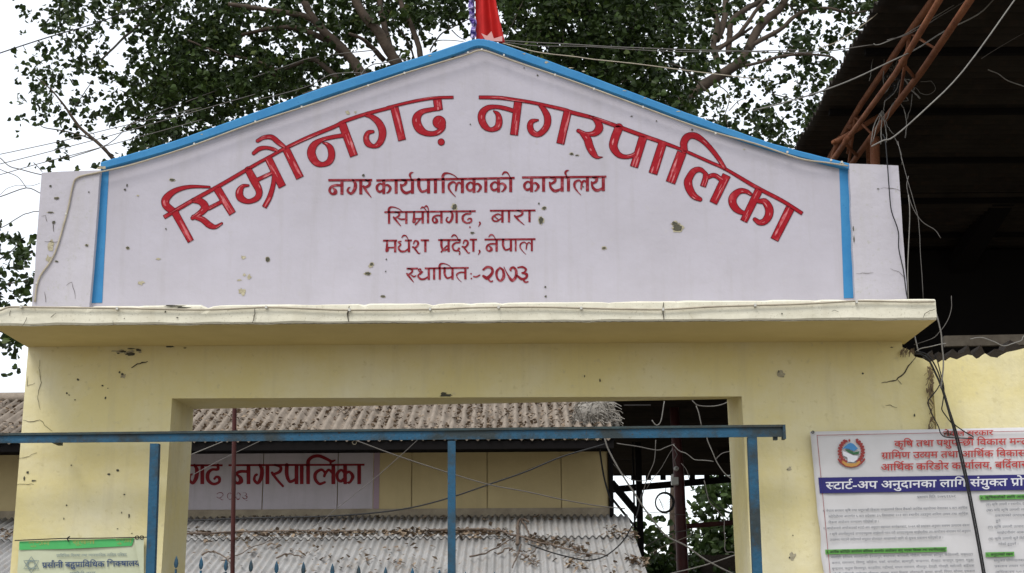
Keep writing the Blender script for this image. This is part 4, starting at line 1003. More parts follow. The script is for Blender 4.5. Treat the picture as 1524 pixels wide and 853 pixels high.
# ridges run along x: build on swapped axes
def corr_x(mb, x0, x1, y0, y1, z, pitch, amp, cols=60, per=5, holes=None, seed=0):
    n = int((y1-y0)/pitch*per); vs_ = []
    for s in (0, 1):
        for j in range(cols+1):
            x = x0+(x1-x0)*(j/cols)**1.3
            if j == 0: pass
            for i in range(n+1):
                y = y0+(y1-y0)*i/n
                xx = x+(.03*noise.noise(Vector((y*2.2, seed, 0))) if j == 0 else 0)
                vs_.append((xx, y, z+amp*math.sin(2*math.pi*y/pitch)-s*.006))
    fs_ = []; m = n+1; o = (cols+1)*m
    for j in range(cols):
        for i in range(n):
            p = vs_[j*m+i]
            if holes and any(abs(p[0]-c.x) < r_*1.2 and abs(p[1]-c.y) < r_*.7 for c, r_ in holes): continue
            fs_.append((j*m+i, (j+1)*m+i, (j+1)*m+i+1, j*m+i+1)); fs_.append((o+j*m+i, o+j*m+i+1, o+(j+1)*m+i+1, o+(j+1)*m+i))
    for i in range(n): fs_.append((i, i+1, o+i+1, o+i))
    mb.add(vs_, fs_)
for k in range(6):      # long sheets side by side along y
    ya, yb = SYn+(SYf-SYn)*k/6, SYn+(SYf-SYn)*(k+1)/6
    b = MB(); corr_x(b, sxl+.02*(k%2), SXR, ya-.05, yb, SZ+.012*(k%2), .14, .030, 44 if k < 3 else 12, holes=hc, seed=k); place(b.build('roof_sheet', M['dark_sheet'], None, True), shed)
for k in range(12):
    y = SYn+.25+k*1.45; b = MB(); b.beam((sxl+.12, y, SZ-.05), (SXR, y, SZ-.05), .06, .05); place(b.build('purlin', M['black_steel']), shed)
b = MB(); b.box(SXR, SXR+.05, SYn, 24, 0, SZ); place(b.build('side_light_screen', M['dark_sheet']), shed)  # unseen wall added to keep daylight out of the shed
b = MB(); b.box(sxl+1.0, SXR, SYf, SYf+.05, 4.9, SZ); place(b.build('gable_light_screen', M['dark_sheet']), shed)  # upper end wall added to close off light into the shed
def hline(px0, py0, z): return WZ(px0, py0, z).x
hA, hC = 6.15, 6.48
xa, xb_, xc = hline(1444,0,hA), hline(1400,0,hA), hline(1386,0,hC)
chords = [((xa, hA), .030), ((xb_, hA), .026), ((xc, hC), .028)]
tr = thing('pipe_truss', 'rusty red pipe truss running away under the left edge of the dark roof', 'truss', (xa, 1, hA))
for (x, z), r_ in chords:
    b = MB(); b.tube([(x+.022*math.sin(k*2.1+z*9), SYn-.5+k*1.65, z+.022*math.sin(k*1.7+x*5)) for k in range(11)], r_, 8); place(b.build('chord', M['rust'], None, True), tr)
for k in range(16):
    y = SYn-.3+k*1.0
    b = MB(); q1, q2, q3 = [math.sin(k*a)*.12 for a in (3.1, 5.7, 2.3)]
    b.tube([(xa, y+q1, hA), (xc, y+.5+q2, hC)], .012, 6); b.tube([(xc, y+.5+q2, hC), (xa, y+1.0+q3, hA)], .011+.004*(k%2), 6)
    if k%2: b.tube([(xb_, y+.15+q3, hA), (xa, y+.6+q1, hA)], .016, 6); place(b.build('web_bar', M['rust'], None, True), tr)
# second truss further right and the diagonal brace
b = MB(); b.tube([(xa+.02, 3.05, hA), (xa+.0, 3.2, hA-1.2), (xa-.05, 3.2, 0)], .045, 10); place(b.build('column', M['rust'], None, True), shed)
b = MB(); p, q = W(1300,140,3.0), W(1300,262,3.2); b.tube([W(1283,144,4.3), W(1290,178,4.3), W(1295,260,4.4)], .03, 8); place(b.build('strut', M['rust'], None, True), shed)
for k, (pa, pb_) in enumerate((((1385,0),(1395,40)), ((1240,214),(1310,172)), ((1264,192),(1300,150)), ((1262,228),(1268,204)), ((1308,195),(1334,112)), ((1322,95),(1362,60)), ((1290,178),(1330,150)), ((1229,260),(1250,205)), ((1233,250),(1262,205)), ((1283,185),(1240,212)))):
    b = MB(); b.tube([W(*pa, 3.0+.3*k), W(*pb_, 3.0+.25*(k%4))], .021+.004*(k%3), 8); place(b.build('strut', M['rust'], None, True), shed)
for x in (7.0, 11.0):
    for y in (3.0, 10.0, 17.0):
        b = MB(); b.tube([(x, y, 0), (x, y, SZ-.1)], .07, 8); place(b.build('column', M['black_steel'], None, True), shed)
b = MB(); pa, pb_ = W(1345,500,2.2), W(1900,512,2.2)
pa, pb_ = W(1405,508.5,1.6), W(1700,503,1.6)
b.beam(pa, pb_, .05, .085); place(b.build('front_beam', M['mortar2']), shed)
b = MB(); b.beam(W(1405,430,9), W(1520,250,6), .25, .2); b.beam(W(1345,330,8), W(1520,150,5), .2, .2); place(b.build('dark_rafter', M['black_steel']), shed)

# lower shed behind, its far eave seen through the gate
RZ = 5.2; ry0, ry1 = 8.4, 22.6; rxl = .78
rs = thing('rear_shed', 'dark low shed whose far eave shows bright sky beneath, seen through the gate', 'shed', (7, 15, 0))
hc2 = [(WZ(x,y,RZ), r_) for x, y, r_ in ((929,602,.10),(934,610,.06),(938,600,.05),(930,614,.05),(936,606,.07))]
for k in range(5):
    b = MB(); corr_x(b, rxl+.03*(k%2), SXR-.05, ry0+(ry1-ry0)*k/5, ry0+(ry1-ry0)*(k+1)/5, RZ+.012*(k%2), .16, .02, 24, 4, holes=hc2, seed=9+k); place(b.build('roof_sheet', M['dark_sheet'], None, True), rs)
b = MB(); b.box(3.02, SXR-.1, ry0-.05, ry0-.01, RZ-.05, 6.5); place(b.build('front_dark_sheet', M['black_steel']), rs)  # near-black sheet: the darkness inside the shed put into its colour
za_ = W(942,729,22.7).z; zb_ = W(1085,711,22.7).z
b = MB(); b.beam((W(905,733,22.7).x, 22.7, za_-.0), (SXR, 22.7, za_+(zb_-za_)*4), .1, .14); place(b.build('eave_beam', M['black_steel']), rs)
b = MB()
for k in range(34):
    x = W(940,720,22.5).x+k*.33; b.box(x, x+.12, 22.55, 22.62, RZ-.12, RZ-.02)
place(b.build('eave_cleat', M['black_steel']), rs)
b = MB(); b.beam(W(910,718,17), W(952,768,17), .12, .12); b.beam(W(905,735,17), W(950,790,17), .04, .04)
place(b.build('knee_brace', M['black_steel']), rs)
b = MB(); b.box(W(948,760,17).x, W(957,760,17).x, 17, 17.1, 0, RZ); place(b.build('column', M['black_steel']), rs)
b = MB(); b.box(W(943,760,17).x, W(945.5,760,17).x, 17, 17.05, 0, RZ); place(b.build('column', M['black_steel']), rs)
CYc = 13.0; xt, xb2 = W(1009,660,CYc).x, W(1016,853,CYc).x
b = MB(); b.tube([(W(1019,900,CYc).x, CYc, 0), (xb2, CYc, W(1016,853,CYc).z), (W(1010,700,CYc).x, CYc, W(1010,700,CYc).z), (W(1002,600,CYc).x, CYc, RZ+.3)], [.115,.092,.085,.07], 12); place(b.build('column', M['maroon'], None, True), rs)
b = MB(); b.tube([W(1003,785,19), W(1086,778,19), W(1200,770,19)], .05, 8); place(b.build('side_rail', M['maroon']), rs)
b = MB(); b.box(W(960,840,24).x, W(1300,840,24).x, 24, 24.15, 0, W(1000,826,24).z); o = b.build('low_dark_backing', M['mortar']); tag(o, 'low dark backing in place of dark shrubs beyond the rear shed', 'wall')  # added dark strip standing in for the dark foot of the shrubs

# thin pole inside the gate
pp = MB(); p0, p1 = XZ(349,611,2.2), XZ(346,853,2.2)
pb0 = down(p0, p1); zt5 = (p0[0]+.02, p0[1]+1.0)
pp.tube([(pb0[0],2.2,0), (p1[0],2.2,p1[1]), (p0[0],2.2,p0[1]), (zt5[0],2.2,zt5[1])], .019, 8)
tag(pp.build('thin_pole', M['maroon'], None, True), 'thin maroon pipe pole standing just inside the gate at left', 'pole')

# ------------------------------------------------------------------ trees
def leaf(mb, p, s, rnd, droop=.6):
    """heart-shaped leaf of two folded halves hanging from p"""
    a = rnd.random()*6.283; d = Vector((math.cos(a), math.sin(a), -rnd.uniform(.1, 1.6)*droop)).normalized()
    r = Vector((rnd.gauss(0,1), rnd.gauss(0,1), rnd.gauss(0,.6))); w = d.cross(r).normalized(); n = w.cross(d)
    L = s; B = s*.42; f = .16*s
    t = p+d*L; c = d.cross(w)*(.10*s)
    pr = ((-.06,.28,.5),(.12,.46,.9),(.38,.45,1.0),(.62,.26,.6),(.80,.09,.2))
    lf = [p+d*(L*a)+w*(s*q)+n*(f*z) for a, q, z in pr]; rt = [p+d*(L*a)-w*(s*q)+n*(f*z) for a, q, z in pr]
    mb.add([p]+lf+[t]+rt[::-1], [(0,1,2,3,4,5,6), (0,6,7,8,9,10,11)])
rowsG = [[0,4.5,5,4,5.5,7,8,7,6,6,7,7.5,7,6,5,9,9.3,9.3,9.3,8.7,7.5,4.5,2,3.5,6,5],
         [0,5,4,2.5,7,9,9,8.3,7.5,7,7,5,2.5,1,3.5,9,9.3,9.3,9.3,9,7,4,2.5,3.5,5.5,4],
         [0,6.5,5,2,7.5,9,9,9,8.5,7.5,6,3,.6,.3,2,8.5,9,9.3,9.3,8.5,6.5,4.5,3.2,3.5,4.5,2],
         [0,5,3,4.5,7.5,9,9,9,8.5,6,3,0,0,0,0,7,9,9.3,9.3,8.7,6,3.5,4,5.5,4.5,0],
         [0,2.5,2,4.5,8.3,9,8,6,2,0,0,0,0,0,0,0,5,8.5,9,8.7,5.5,5.5,5.5,6.5,5,0],
         [0,.3,.3,2,7.5,7,4,0,0,0,0,0,0,0,0,0,0,2,6,8,7.5,6.5,6,6.5,3,0]]
def density(px, py):
    c = min(max((px-25)/50, 0), 24.999); r = min(max((py-20)/40, 0), 4.999)
    i, j = int(c), int(r); u, v = c-i, r-j; g = rowsG
    return (g[j][i]*(1-u)+g[j][i+1]*u)*(1-v)+(g[j+1][i]*(1-u)+g[j+1][i+1]*u)*v
def hole_noise(px, py):
    return noise.noise(Vector((px*.045, py*.05, 3.3)))*.9+noise.noise(Vector((px*.11, py*.12, 8.1)))*.5
def foliage(mb, x0, x1, y0, y1, Y, dY, size, seed, dens=None, boost=1.0, hn=1.0):
    rnd = random.Random(seed); cell = 26
    y = y0
    while y < y1:
        x = x0
        while x < x1:
            cx, cy = x+rnd.random()*cell, y+rnd.random()*cell
            d = (dens or density)(cx, cy)
            d = d+hole_noise(cx, cy)*3.6*hn*(1-.5*(d > 8.4))
            d = min(max(d, 0), 9.55)
            if d > 4.5: d = min(9.8, d+.7)
            if d > .35:
                lpx = size*FPX/(Y-CAM.y)            # leaf size in pixels
                n = -math.log(1-d/10)*cell*cell/(lpx*lpx*.15)*boost
                n = int(n)+(rnd.random() < n % 1)
                k = 0
                while k < n:                        # leaves come in small twig groups
                    gx, gy = cx+rnd.gauss(0, cell*.42), cy+rnd.gauss(0, cell*.42); gY = Y+rnd.uniform(-dY, dY)
                    tw = W(gx, gy, gY); m = min(n-k, rnd.randint(3, 6)); ax = Vector((rnd.gauss(0,1), rnd.gauss(0,1), rnd.gauss(-.2,.5))).normalized()
                    for q in range(m):
                        leaf(mb, tw+ax*(q*size*.38)+Vector((rnd.gauss(0,1), rnd.gauss(0,1), rnd.gauss(0,1)))*size*.35, size*rnd.uniform(.5, 1.3), rnd)
                    k += m
            x += cell
        y += cell
def limb(root, pts, w0, w1, Y, m=None, name='branch', dY=0.0, parent=None):
    P = []; S = smooth_pts(pts, 5); n = len(S)
    for i, (x, y) in enumerate(S):
        t = i/(n-1); P.append(W(x+1.6*noise.noise(Vector((x*.05, y*.05, 1))), y, Y+dY*t))
    sc = (Y-CAM.y)/FPX/2
    rads = [max(.003, (w0+(w1-w0)*i/(n-1))*sc*(1+.18*noise.noise(Vector((i*.9, w0, 4))))) for i in range(n)]
    b = MB(); b.tube(P, rads, 9 if w0 > 6 else 5); return place(b.build(name, m or M['bark'], None, True), root)
YA = 12.0
ta = thing('peepal_tree', 'big leafy tree behind the left gable slope, bare trunks forking near its top', 'tree', (W(540,90,YA).x, YA, 0))
base = W(545,120,YA)
b = MB(); b.tube([(base.x+.3, YA, 0), (base.x+.1, YA, 2), (base.x-.05, YA, 4), base+Vector((.05,0,.1))], [.42,.34,.28,.13], 12); b.tube([(base.x+.3, YA+.1, 1.5), W(610,160,YA), W(592,100,YA)], [.3,.16,.09], 10)
place(b.build('trunk', M['bark'], None, True), ta)
for pts, w0, w1 in (([(545,125),(535,105),(506,68),(480,45),(451,0),(436,-60)], 17, 9), ([(500,64),(464,29),(432,20),(380,12),(340,6)], 10, 6), ([(512,80),(490,63),(446,43),(406,42),(360,52)], 11, 5),
                    ([(595,105),(587,89),(564,50),(532,8),(515,-50)], 19, 11), ([(592,100),(580,68),(569,26),(566,0),(560,-50)], 10, 8), ([(628,100),(626,84),(616,47),(600,13),(585,-30)], 9, 7),
                    ([(618,92),(606,60),(587,34),(578,15)], 3.2, 2), ([(500,118),(495,110),(467,89),(440,96),(406,113)], 9, 5), ([(572,90),(545,62),(520,50)], 8, 4), ([(420,108),(380,90),(330,80),(280,60)], 5, 3),
                    ([(170,238),(157,223),(118,189),(98,160),(84,142),(55,115)], 6, 1.5), ([(150,215),(125,203),(95,195),(66,190),(57,183)], 2.5, 1), ([(250,110),(240,140),(210,155)], 2.5, 1.5),
                    ([(150,90),(180,60),(210,35),(245,8)], 3, 5), ([(110,160),(125,140),(138,120)], 1.6, 1), ([(640,75),(655,52),(675,40),(700,28)], 2.4, 1.4), ([(640,78),(648,62),(668,60),(690,62)], 1.6, 1), ([(672,45),(683,55),(694,60)], 1.8, 1), ([(668,42),(665,30),(660,10)], 1.6, 1)):
    limb(ta, pts, w0*1.1, w1*1.1, YA-(1.25 if w0 > 4 else .6), M['bark'] if w0 > 4 else M['twig'], dY=random.uniform(-.6, .8))
b = MB(); foliage(b, 30, 712, -10, 245, YA, 1.7, .092, 1)
foliage(b, 0, 740, -130, -10, YA, 1.6, .12, 2, lambda x, y: 5.5 if x > 60 else 1)
place(tag(b.build('foliage', M['leaf']), kind='stuff'), ta)
print('tree A', len(b.f))
YB = 11.0
tb = thing('dense_tree', 'dense dark-leaved tree directly behind the right slope of the gable', 'tree', (W(880,150,YB).x, YB, 0))
b = MB(); q = W(900,160,YB+.8); b.tube([(.35, YB+.9, 0), (.38, YB+.9, 3.5), (.6, YB+.85, 6.5), q, W(890,60,YB+.8), W(850,-40,YB+.8)], [.30,.26,.2,.15,.12,.07], 10); place(b.build('trunk', M['bark'], None, True), tb)
for pts, w0, w1 in (([(790,60),(810,42),(830,24),(862,16)], 2.2, 3), ([(975,5),(980,25),(981,40)], 2, 1.4), ([(1050,135),(1035,118),(1012,100),(990,94)], 5, 2.5), ([(915,128),(935,118),(950,110)], 3, 2), ([(842,10),(838,60),(845,90)], 2.4, 1.4), ([(750,65),(765,30),(780,0)], 1.6, 1.6), ([(890,120),(930,70),(950,10),(960,-40)], 7, 4), ([(880,120),(840,60),(800,10),(780,-40)], 6, 4)):
    limb(tb, pts, w0, w1, YB-1.2 if w0 < 5.5 else YB, M['twig'] if w0 < 5.5 else M['bark'])
b = MB(); foliage(b, 712, 1040, -10, 200, YB, 1.7, .088, 3, boost=1.15, hn=.7)
foliage(b, 740, 1060, -130, -10, YB, 1.6, .12, 4, lambda x, y: 7)
place(tag(b.build('foliage', M['leaf']), kind='stuff'), tb)
print('tree B', len(b.f))
YC = 24.0
tcx = W(1009,152,YC)
tc_ = thing('spreading_tree', 'open spreading tree with long forked limbs between the gable and dark shed roof', 'tree', (tcx.x, YC, 0))
b = MB(); b.tube([(tcx.x-.55, YC, 0), (tcx.x-.5, YC, 2.5), (tcx.x-.42, YC, 4.5), (tcx.x-.2, YC, 7), tcx], [.15,.13,.13,.18,.18], 12); place(b.build('trunk', M['bark'], None, True), tc_)
for pts, w0, w1 in (([(1005,158),(1040,131),(1075,110),(1105,88),(1122,55),(1135,35),(1160,13),(1185,-30)], 19, 11), ([(1085,80),(1088,34),(1110,14),(1133,0),(1160,-30)], 10, 8), ([(1068,95),(1062,66),(1068,34),(1055,0),(1045,-40)], 11, 9), ([(1066,60),(1078,30),(1080,0),(1082,-40)], 12, 9),
                    ([(1112,72),(1128,62),(1160,45),(1190,20),(1229,12),(1265,20),(1290,16)], 9, 3.5), ([(1098,100),(1124,95),(1163,84),(1200,81),(1234,84),(1245,90)], 6, 3), ([(1060,80),(1100,50),(1128,12),(1150,-10)], 8, 5),
                    ([(1060,120),(1085,142),(1080,170),(1083,190)], 2, 1), ([(1160,86),(1190,62),(1215,50)], 3, 1.5), ([(1085,165),(1100,150),(1115,145)], 1.6, 1), ([(1150,140),(1185,150),(1210,165)], 2, 1), ([(1120,40),(1090,60),(1060,72)], 5, 3), ([(1171,5),(1185,18),(1190,24)], 3, 2)):
    limb(tc_, pts, w0, w1, YC-1.0, M['bark'] if w0 > 4 else M['twig'], dY=random.uniform(-.3, .6))
b = MB(); foliage(b, 1040, 1330, -10, 245, YC, 1.6, .138, 5)
foliage(b, 1060, 1330, -130, -10, YC, 1.6, .17, 6, lambda x, y: 4)
place(tag(b.build('foliage', M['leaf']), kind='stuff'), tc_)
print('tree C', len(b.f))
# branches of the small tree at the left edge
YD = 5.0
td = thing('side_tree', 'small tree at the left edge, its leafy twigs beside the sign pillar', 'tree', (W(-60,400,YD).x, YD, 0))
b = MB(); q = W(-60,430,YD); b.tube([(q.x-.2, YD, 0), (q.x, YD, 2.4), q, W(-50,330,YD)], [.16,.12,.08,.03], 8); place(b.build('trunk', M['bark'], None, True), td)
for pts in ([(-55,430),(-20,400),(15,375),(30,358)], [(-55,450),(-10,430),(25,420),(50,418)], [(-50,470),(-10,490),(15,497),(30,500)], [(20,400),(35,385),(48,375)]): limb(td, pts, 4, 1.2, YD, M['twig'])
def dD(x, y):
    v = 0
    for cx, cy, rx, ry, d in ((25,362,26,17,5), (38,385,22,18,6.5), (20,405,12,10,4), (45,418,16,16,7), (30,440,22,14,5.5), (10,428,10,6,4.5), (22,500,26,15,6), (-40,400,50,60,6), (5,495,14,18,5), (-30,480,40,30,6)):
        r = ((x-cx)/rx)**2+((y-cy)/ry)**2
        if r < 1.3: v = max(v, d*(1.3-r)**.4)
    return v
b = MB(); foliage(b, -90, 66, 320, 530, YD, .6, .075, 8, dD, hn=.6); place(tag(b.build('foliage', M['leaf']), kind='stuff'), td)
# bushes and tree beyond the shed, seen through the gate
def far_bush(name, label, cx, cy, blobs, Y, size, seed, m, cat='bush'):
    t = thing(name, label, cat, (W(cx,cy,Y).x, Y, 0)); b = MB(); p = W(cx, cy, Y)
    b.tube([(p.x, Y, 0), (p.x+.1, Y, p.z*.5), p], [.1,.08,.04], 8); place(b.build('trunk', M['bark'], None, True), t)
    def d(x, y):
        v = 0
        for bx_, by_, rx, ry, q in blobs:
            r = ((x-bx_)/rx)**2+((y-by_)/ry)**2
            if r < 1.3: v = max(v, q*(1.3-r)**.35)
        return v
    xs = [q[0]-q[2]*1.2 for q in blobs]+[q[0]+q[2]*1.2 for q in blobs]; ys = [q[1]-q[3]*1.2 for q in blobs]+[q[1]+q[3]*1.2 for q in blobs]
    b = MB(); foliage(b, min(xs), max(xs), min(ys), max(ys), Y, .8, size, seed, d, hn=.6); place(tag(b.build('foliage', m), kind='stuff'), t)
far_bush('far_tree', 'sunlit green tree beyond the shed, right of the maroon column', 1075, 790, [(1075,750,30,32,8),(1060,790,36,22,7.5),(1100,730,30,40,8.5),(1045,775,14,12,6),(1080,820,50,26,8.5),(1130,780,60,60,8.5),(1040,765,14,10,5)], 26, .17, 21, M['leaf2'], 'tree')
far_bush('far_bush', 'green bush beyond the shed, between the black post and maroon column', 975, 815, [(968,800,26,16,7.5),(965,780,8,12,6),(985,790,14,14,6.5),(995,805,18,18,7),(970,826,34,20,9),(1000,840,40,24,9),(960,850,40,30,9.3)], 23.6, .16, 22, M['leaf2'])

# ------------------------------------------------------------------ flag on the peak
fl = thing('national_flag', 'crimson flag with violet border hanging furled on a pole at the gable peak', 'flag', W(704,60,.14))
b = MB(); b.tube([W(704.5,75,.14), W(704,30,.14), W(702,-110,.14)], .012, 8); place(b.build('pole', M['cable_grey'], None, True), fl)
b = MB(); nx, ny = 26, 30
def fp(u, v):
    top = -120; y = top+(61-top)*v
    xl = 705+3.5*v; xr = 722+28*max(v,0)**1.0+2.5*math.sin(v*7)
    if v > .9: y += 1.5*math.sin(u*9)
    x = xl+(xr-xl)*u
    return W(x, y+(1.8*u if v > .95 else 0), .10+.045*math.sin(u*10+v*2.2)*(.3+.7*v)+.02*noise.noise(Vector((u*3, v*4, 0))))
b.add([fp(i/nx, j/ny) for j in range(ny+1) for i in range(nx+1)], [(j*(nx+1)+i, (j+1)*(nx+1)+i, (j+1)*(nx+1)+i+1, j*(nx+1)+i+1) for j in range(ny) for i in range(nx)])
o = place(b.build('cloth', M['flag_red'], None, True), fl); s_ = o.modifiers.new('thickness', 'SOLIDIFY'); s_.thickness = .002
b = MB(); P = [(703.5,-110),(702,-40),(701,0),(700.5,15),(703,30),(704,45),(702,57)]
S = smooth_pts(P, 6)
for sgn in (0, 1):
    vs_ = []
    for i, (x, y) in enumerate(S):
        w_ = 2.6+1.2*math.sin(i*.8+sgn*2); x_ = x+(0 if sgn else 2.5)
        vs_ += [W(x_-w_, y, .085-.012*sgn+.015*math.sin(i)), W(x_+w_, y, .07-.012*sgn-.015*math.sin(i*1.3))]
    b.add(vs_, [(2*i, 2*i+1, 2*i+3, 2*i+2) for i in range(len(S)-1)])
flat(b, [(697,-20),(701,-20),(701.5,20),(699,34)], .06)
o = place(b.build('border', M['flag_blue']), fl); s_ = o.modifiers.new('thickness', 'SOLIDIFY'); s_.thickness = .003
b = MB(); flat(b, [(716,49.5),(725,53.5),(731.3,46.5),(735,57.3),(747.6,53.5),(747.5,61.5),(738,61.5),(730,61),(722,59)], .045)
o = place(b.build('emblem', M['flag_white']), fl); s_ = o.modifiers.new('thickness', 'SOLIDIFY'); s_.thickness = .002

# ------------------------------------------------------------------ cables and wires
def cable(label, pts, Y, rpx, m, name='cable', cat='cable', sub=5, dY=None, n=6, wob=0):
    P = []; S = smooth_pts(pts, sub); N_ = len(S)
    for i, p in enumerate(S):
        yy = Y+(dY*i/(N_-1) if dY else 0) if len(p) < 3 else p[2]
        P.append(W(p[0]+wob*noise.noise(Vector((i*.3, Y, 1))), p[1]+wob*noise.noise(Vector((i*.3, 5, Y))), yy))
    b = MB(); b.tube(P, max(.0012, rpx*(Y+(dY or 0)/2-CAM.y)/FPX), n); o = b.build(name, M[m], None, True)
    tag(o, label, cat); return o
def ends(label, o): return o
con = cable('cream cable clipped along the gable edge and down the left pillar', [(52,449),(54,430),(60,410),(81,378),(100,315),(108,278),(116,264),(147,256.5),(184,248.5),(221,238),(289,216),(380,182.5),(480,150.5),(600,110),(690,83),(706,77),(717,75),(732,79),(770,93),(850,120),(930,149.5),(1040,190),(1124,214),(1190,236),(1230,242),(1262,247)], -.06, 1.5, 'cable_cream', sub=4)
for x, y in ((289,214),(380,181),(449,159),(548,127),(602,108.5),(696.5,78),(717,73.5),(750,82),(826,111),(884,132),(957,159),(1065,198),(1172,226),(1237,238),(1253,241),(98,318),(54,421)):
    p = W(x, y, -.066); b = MB(); b.box(p.x-.006, p.x+.006, -.069, -.05, p.z-.008, p.z+.006); b.build('clip', M['clip'], con)
cc = cable('brownish cable sagging along the cornice front between small clips', [(-20,466),(0,462),(16,457),(60,457.5),(105,458),(184,459),(289,461),(340,460),(400,457.5),(470,460),(520,461.5),(640,460.5),(700,458),(800,457),(900,459.5),(987,460.5),(1050,457),(1124,454.5),(1180,453),(1230,450.5),(1280,448),(1340,449),(1391,449)], CY-.02, 1.5, 'cable_cream', sub=4)
for x, y in ((31,456),(174,459),(396,457),(520,461),(640,460),(742,457),(865,458.5),(987,460.5),(1124,454),(1275,449)):
    p = W(x, y, CY-.026); b = MB(); b.box(p.x-.007, p.x+.007, CY-.029, CY-.005, p.z-.009, p.z+.009); b.build('clip', M['clip'], cc)
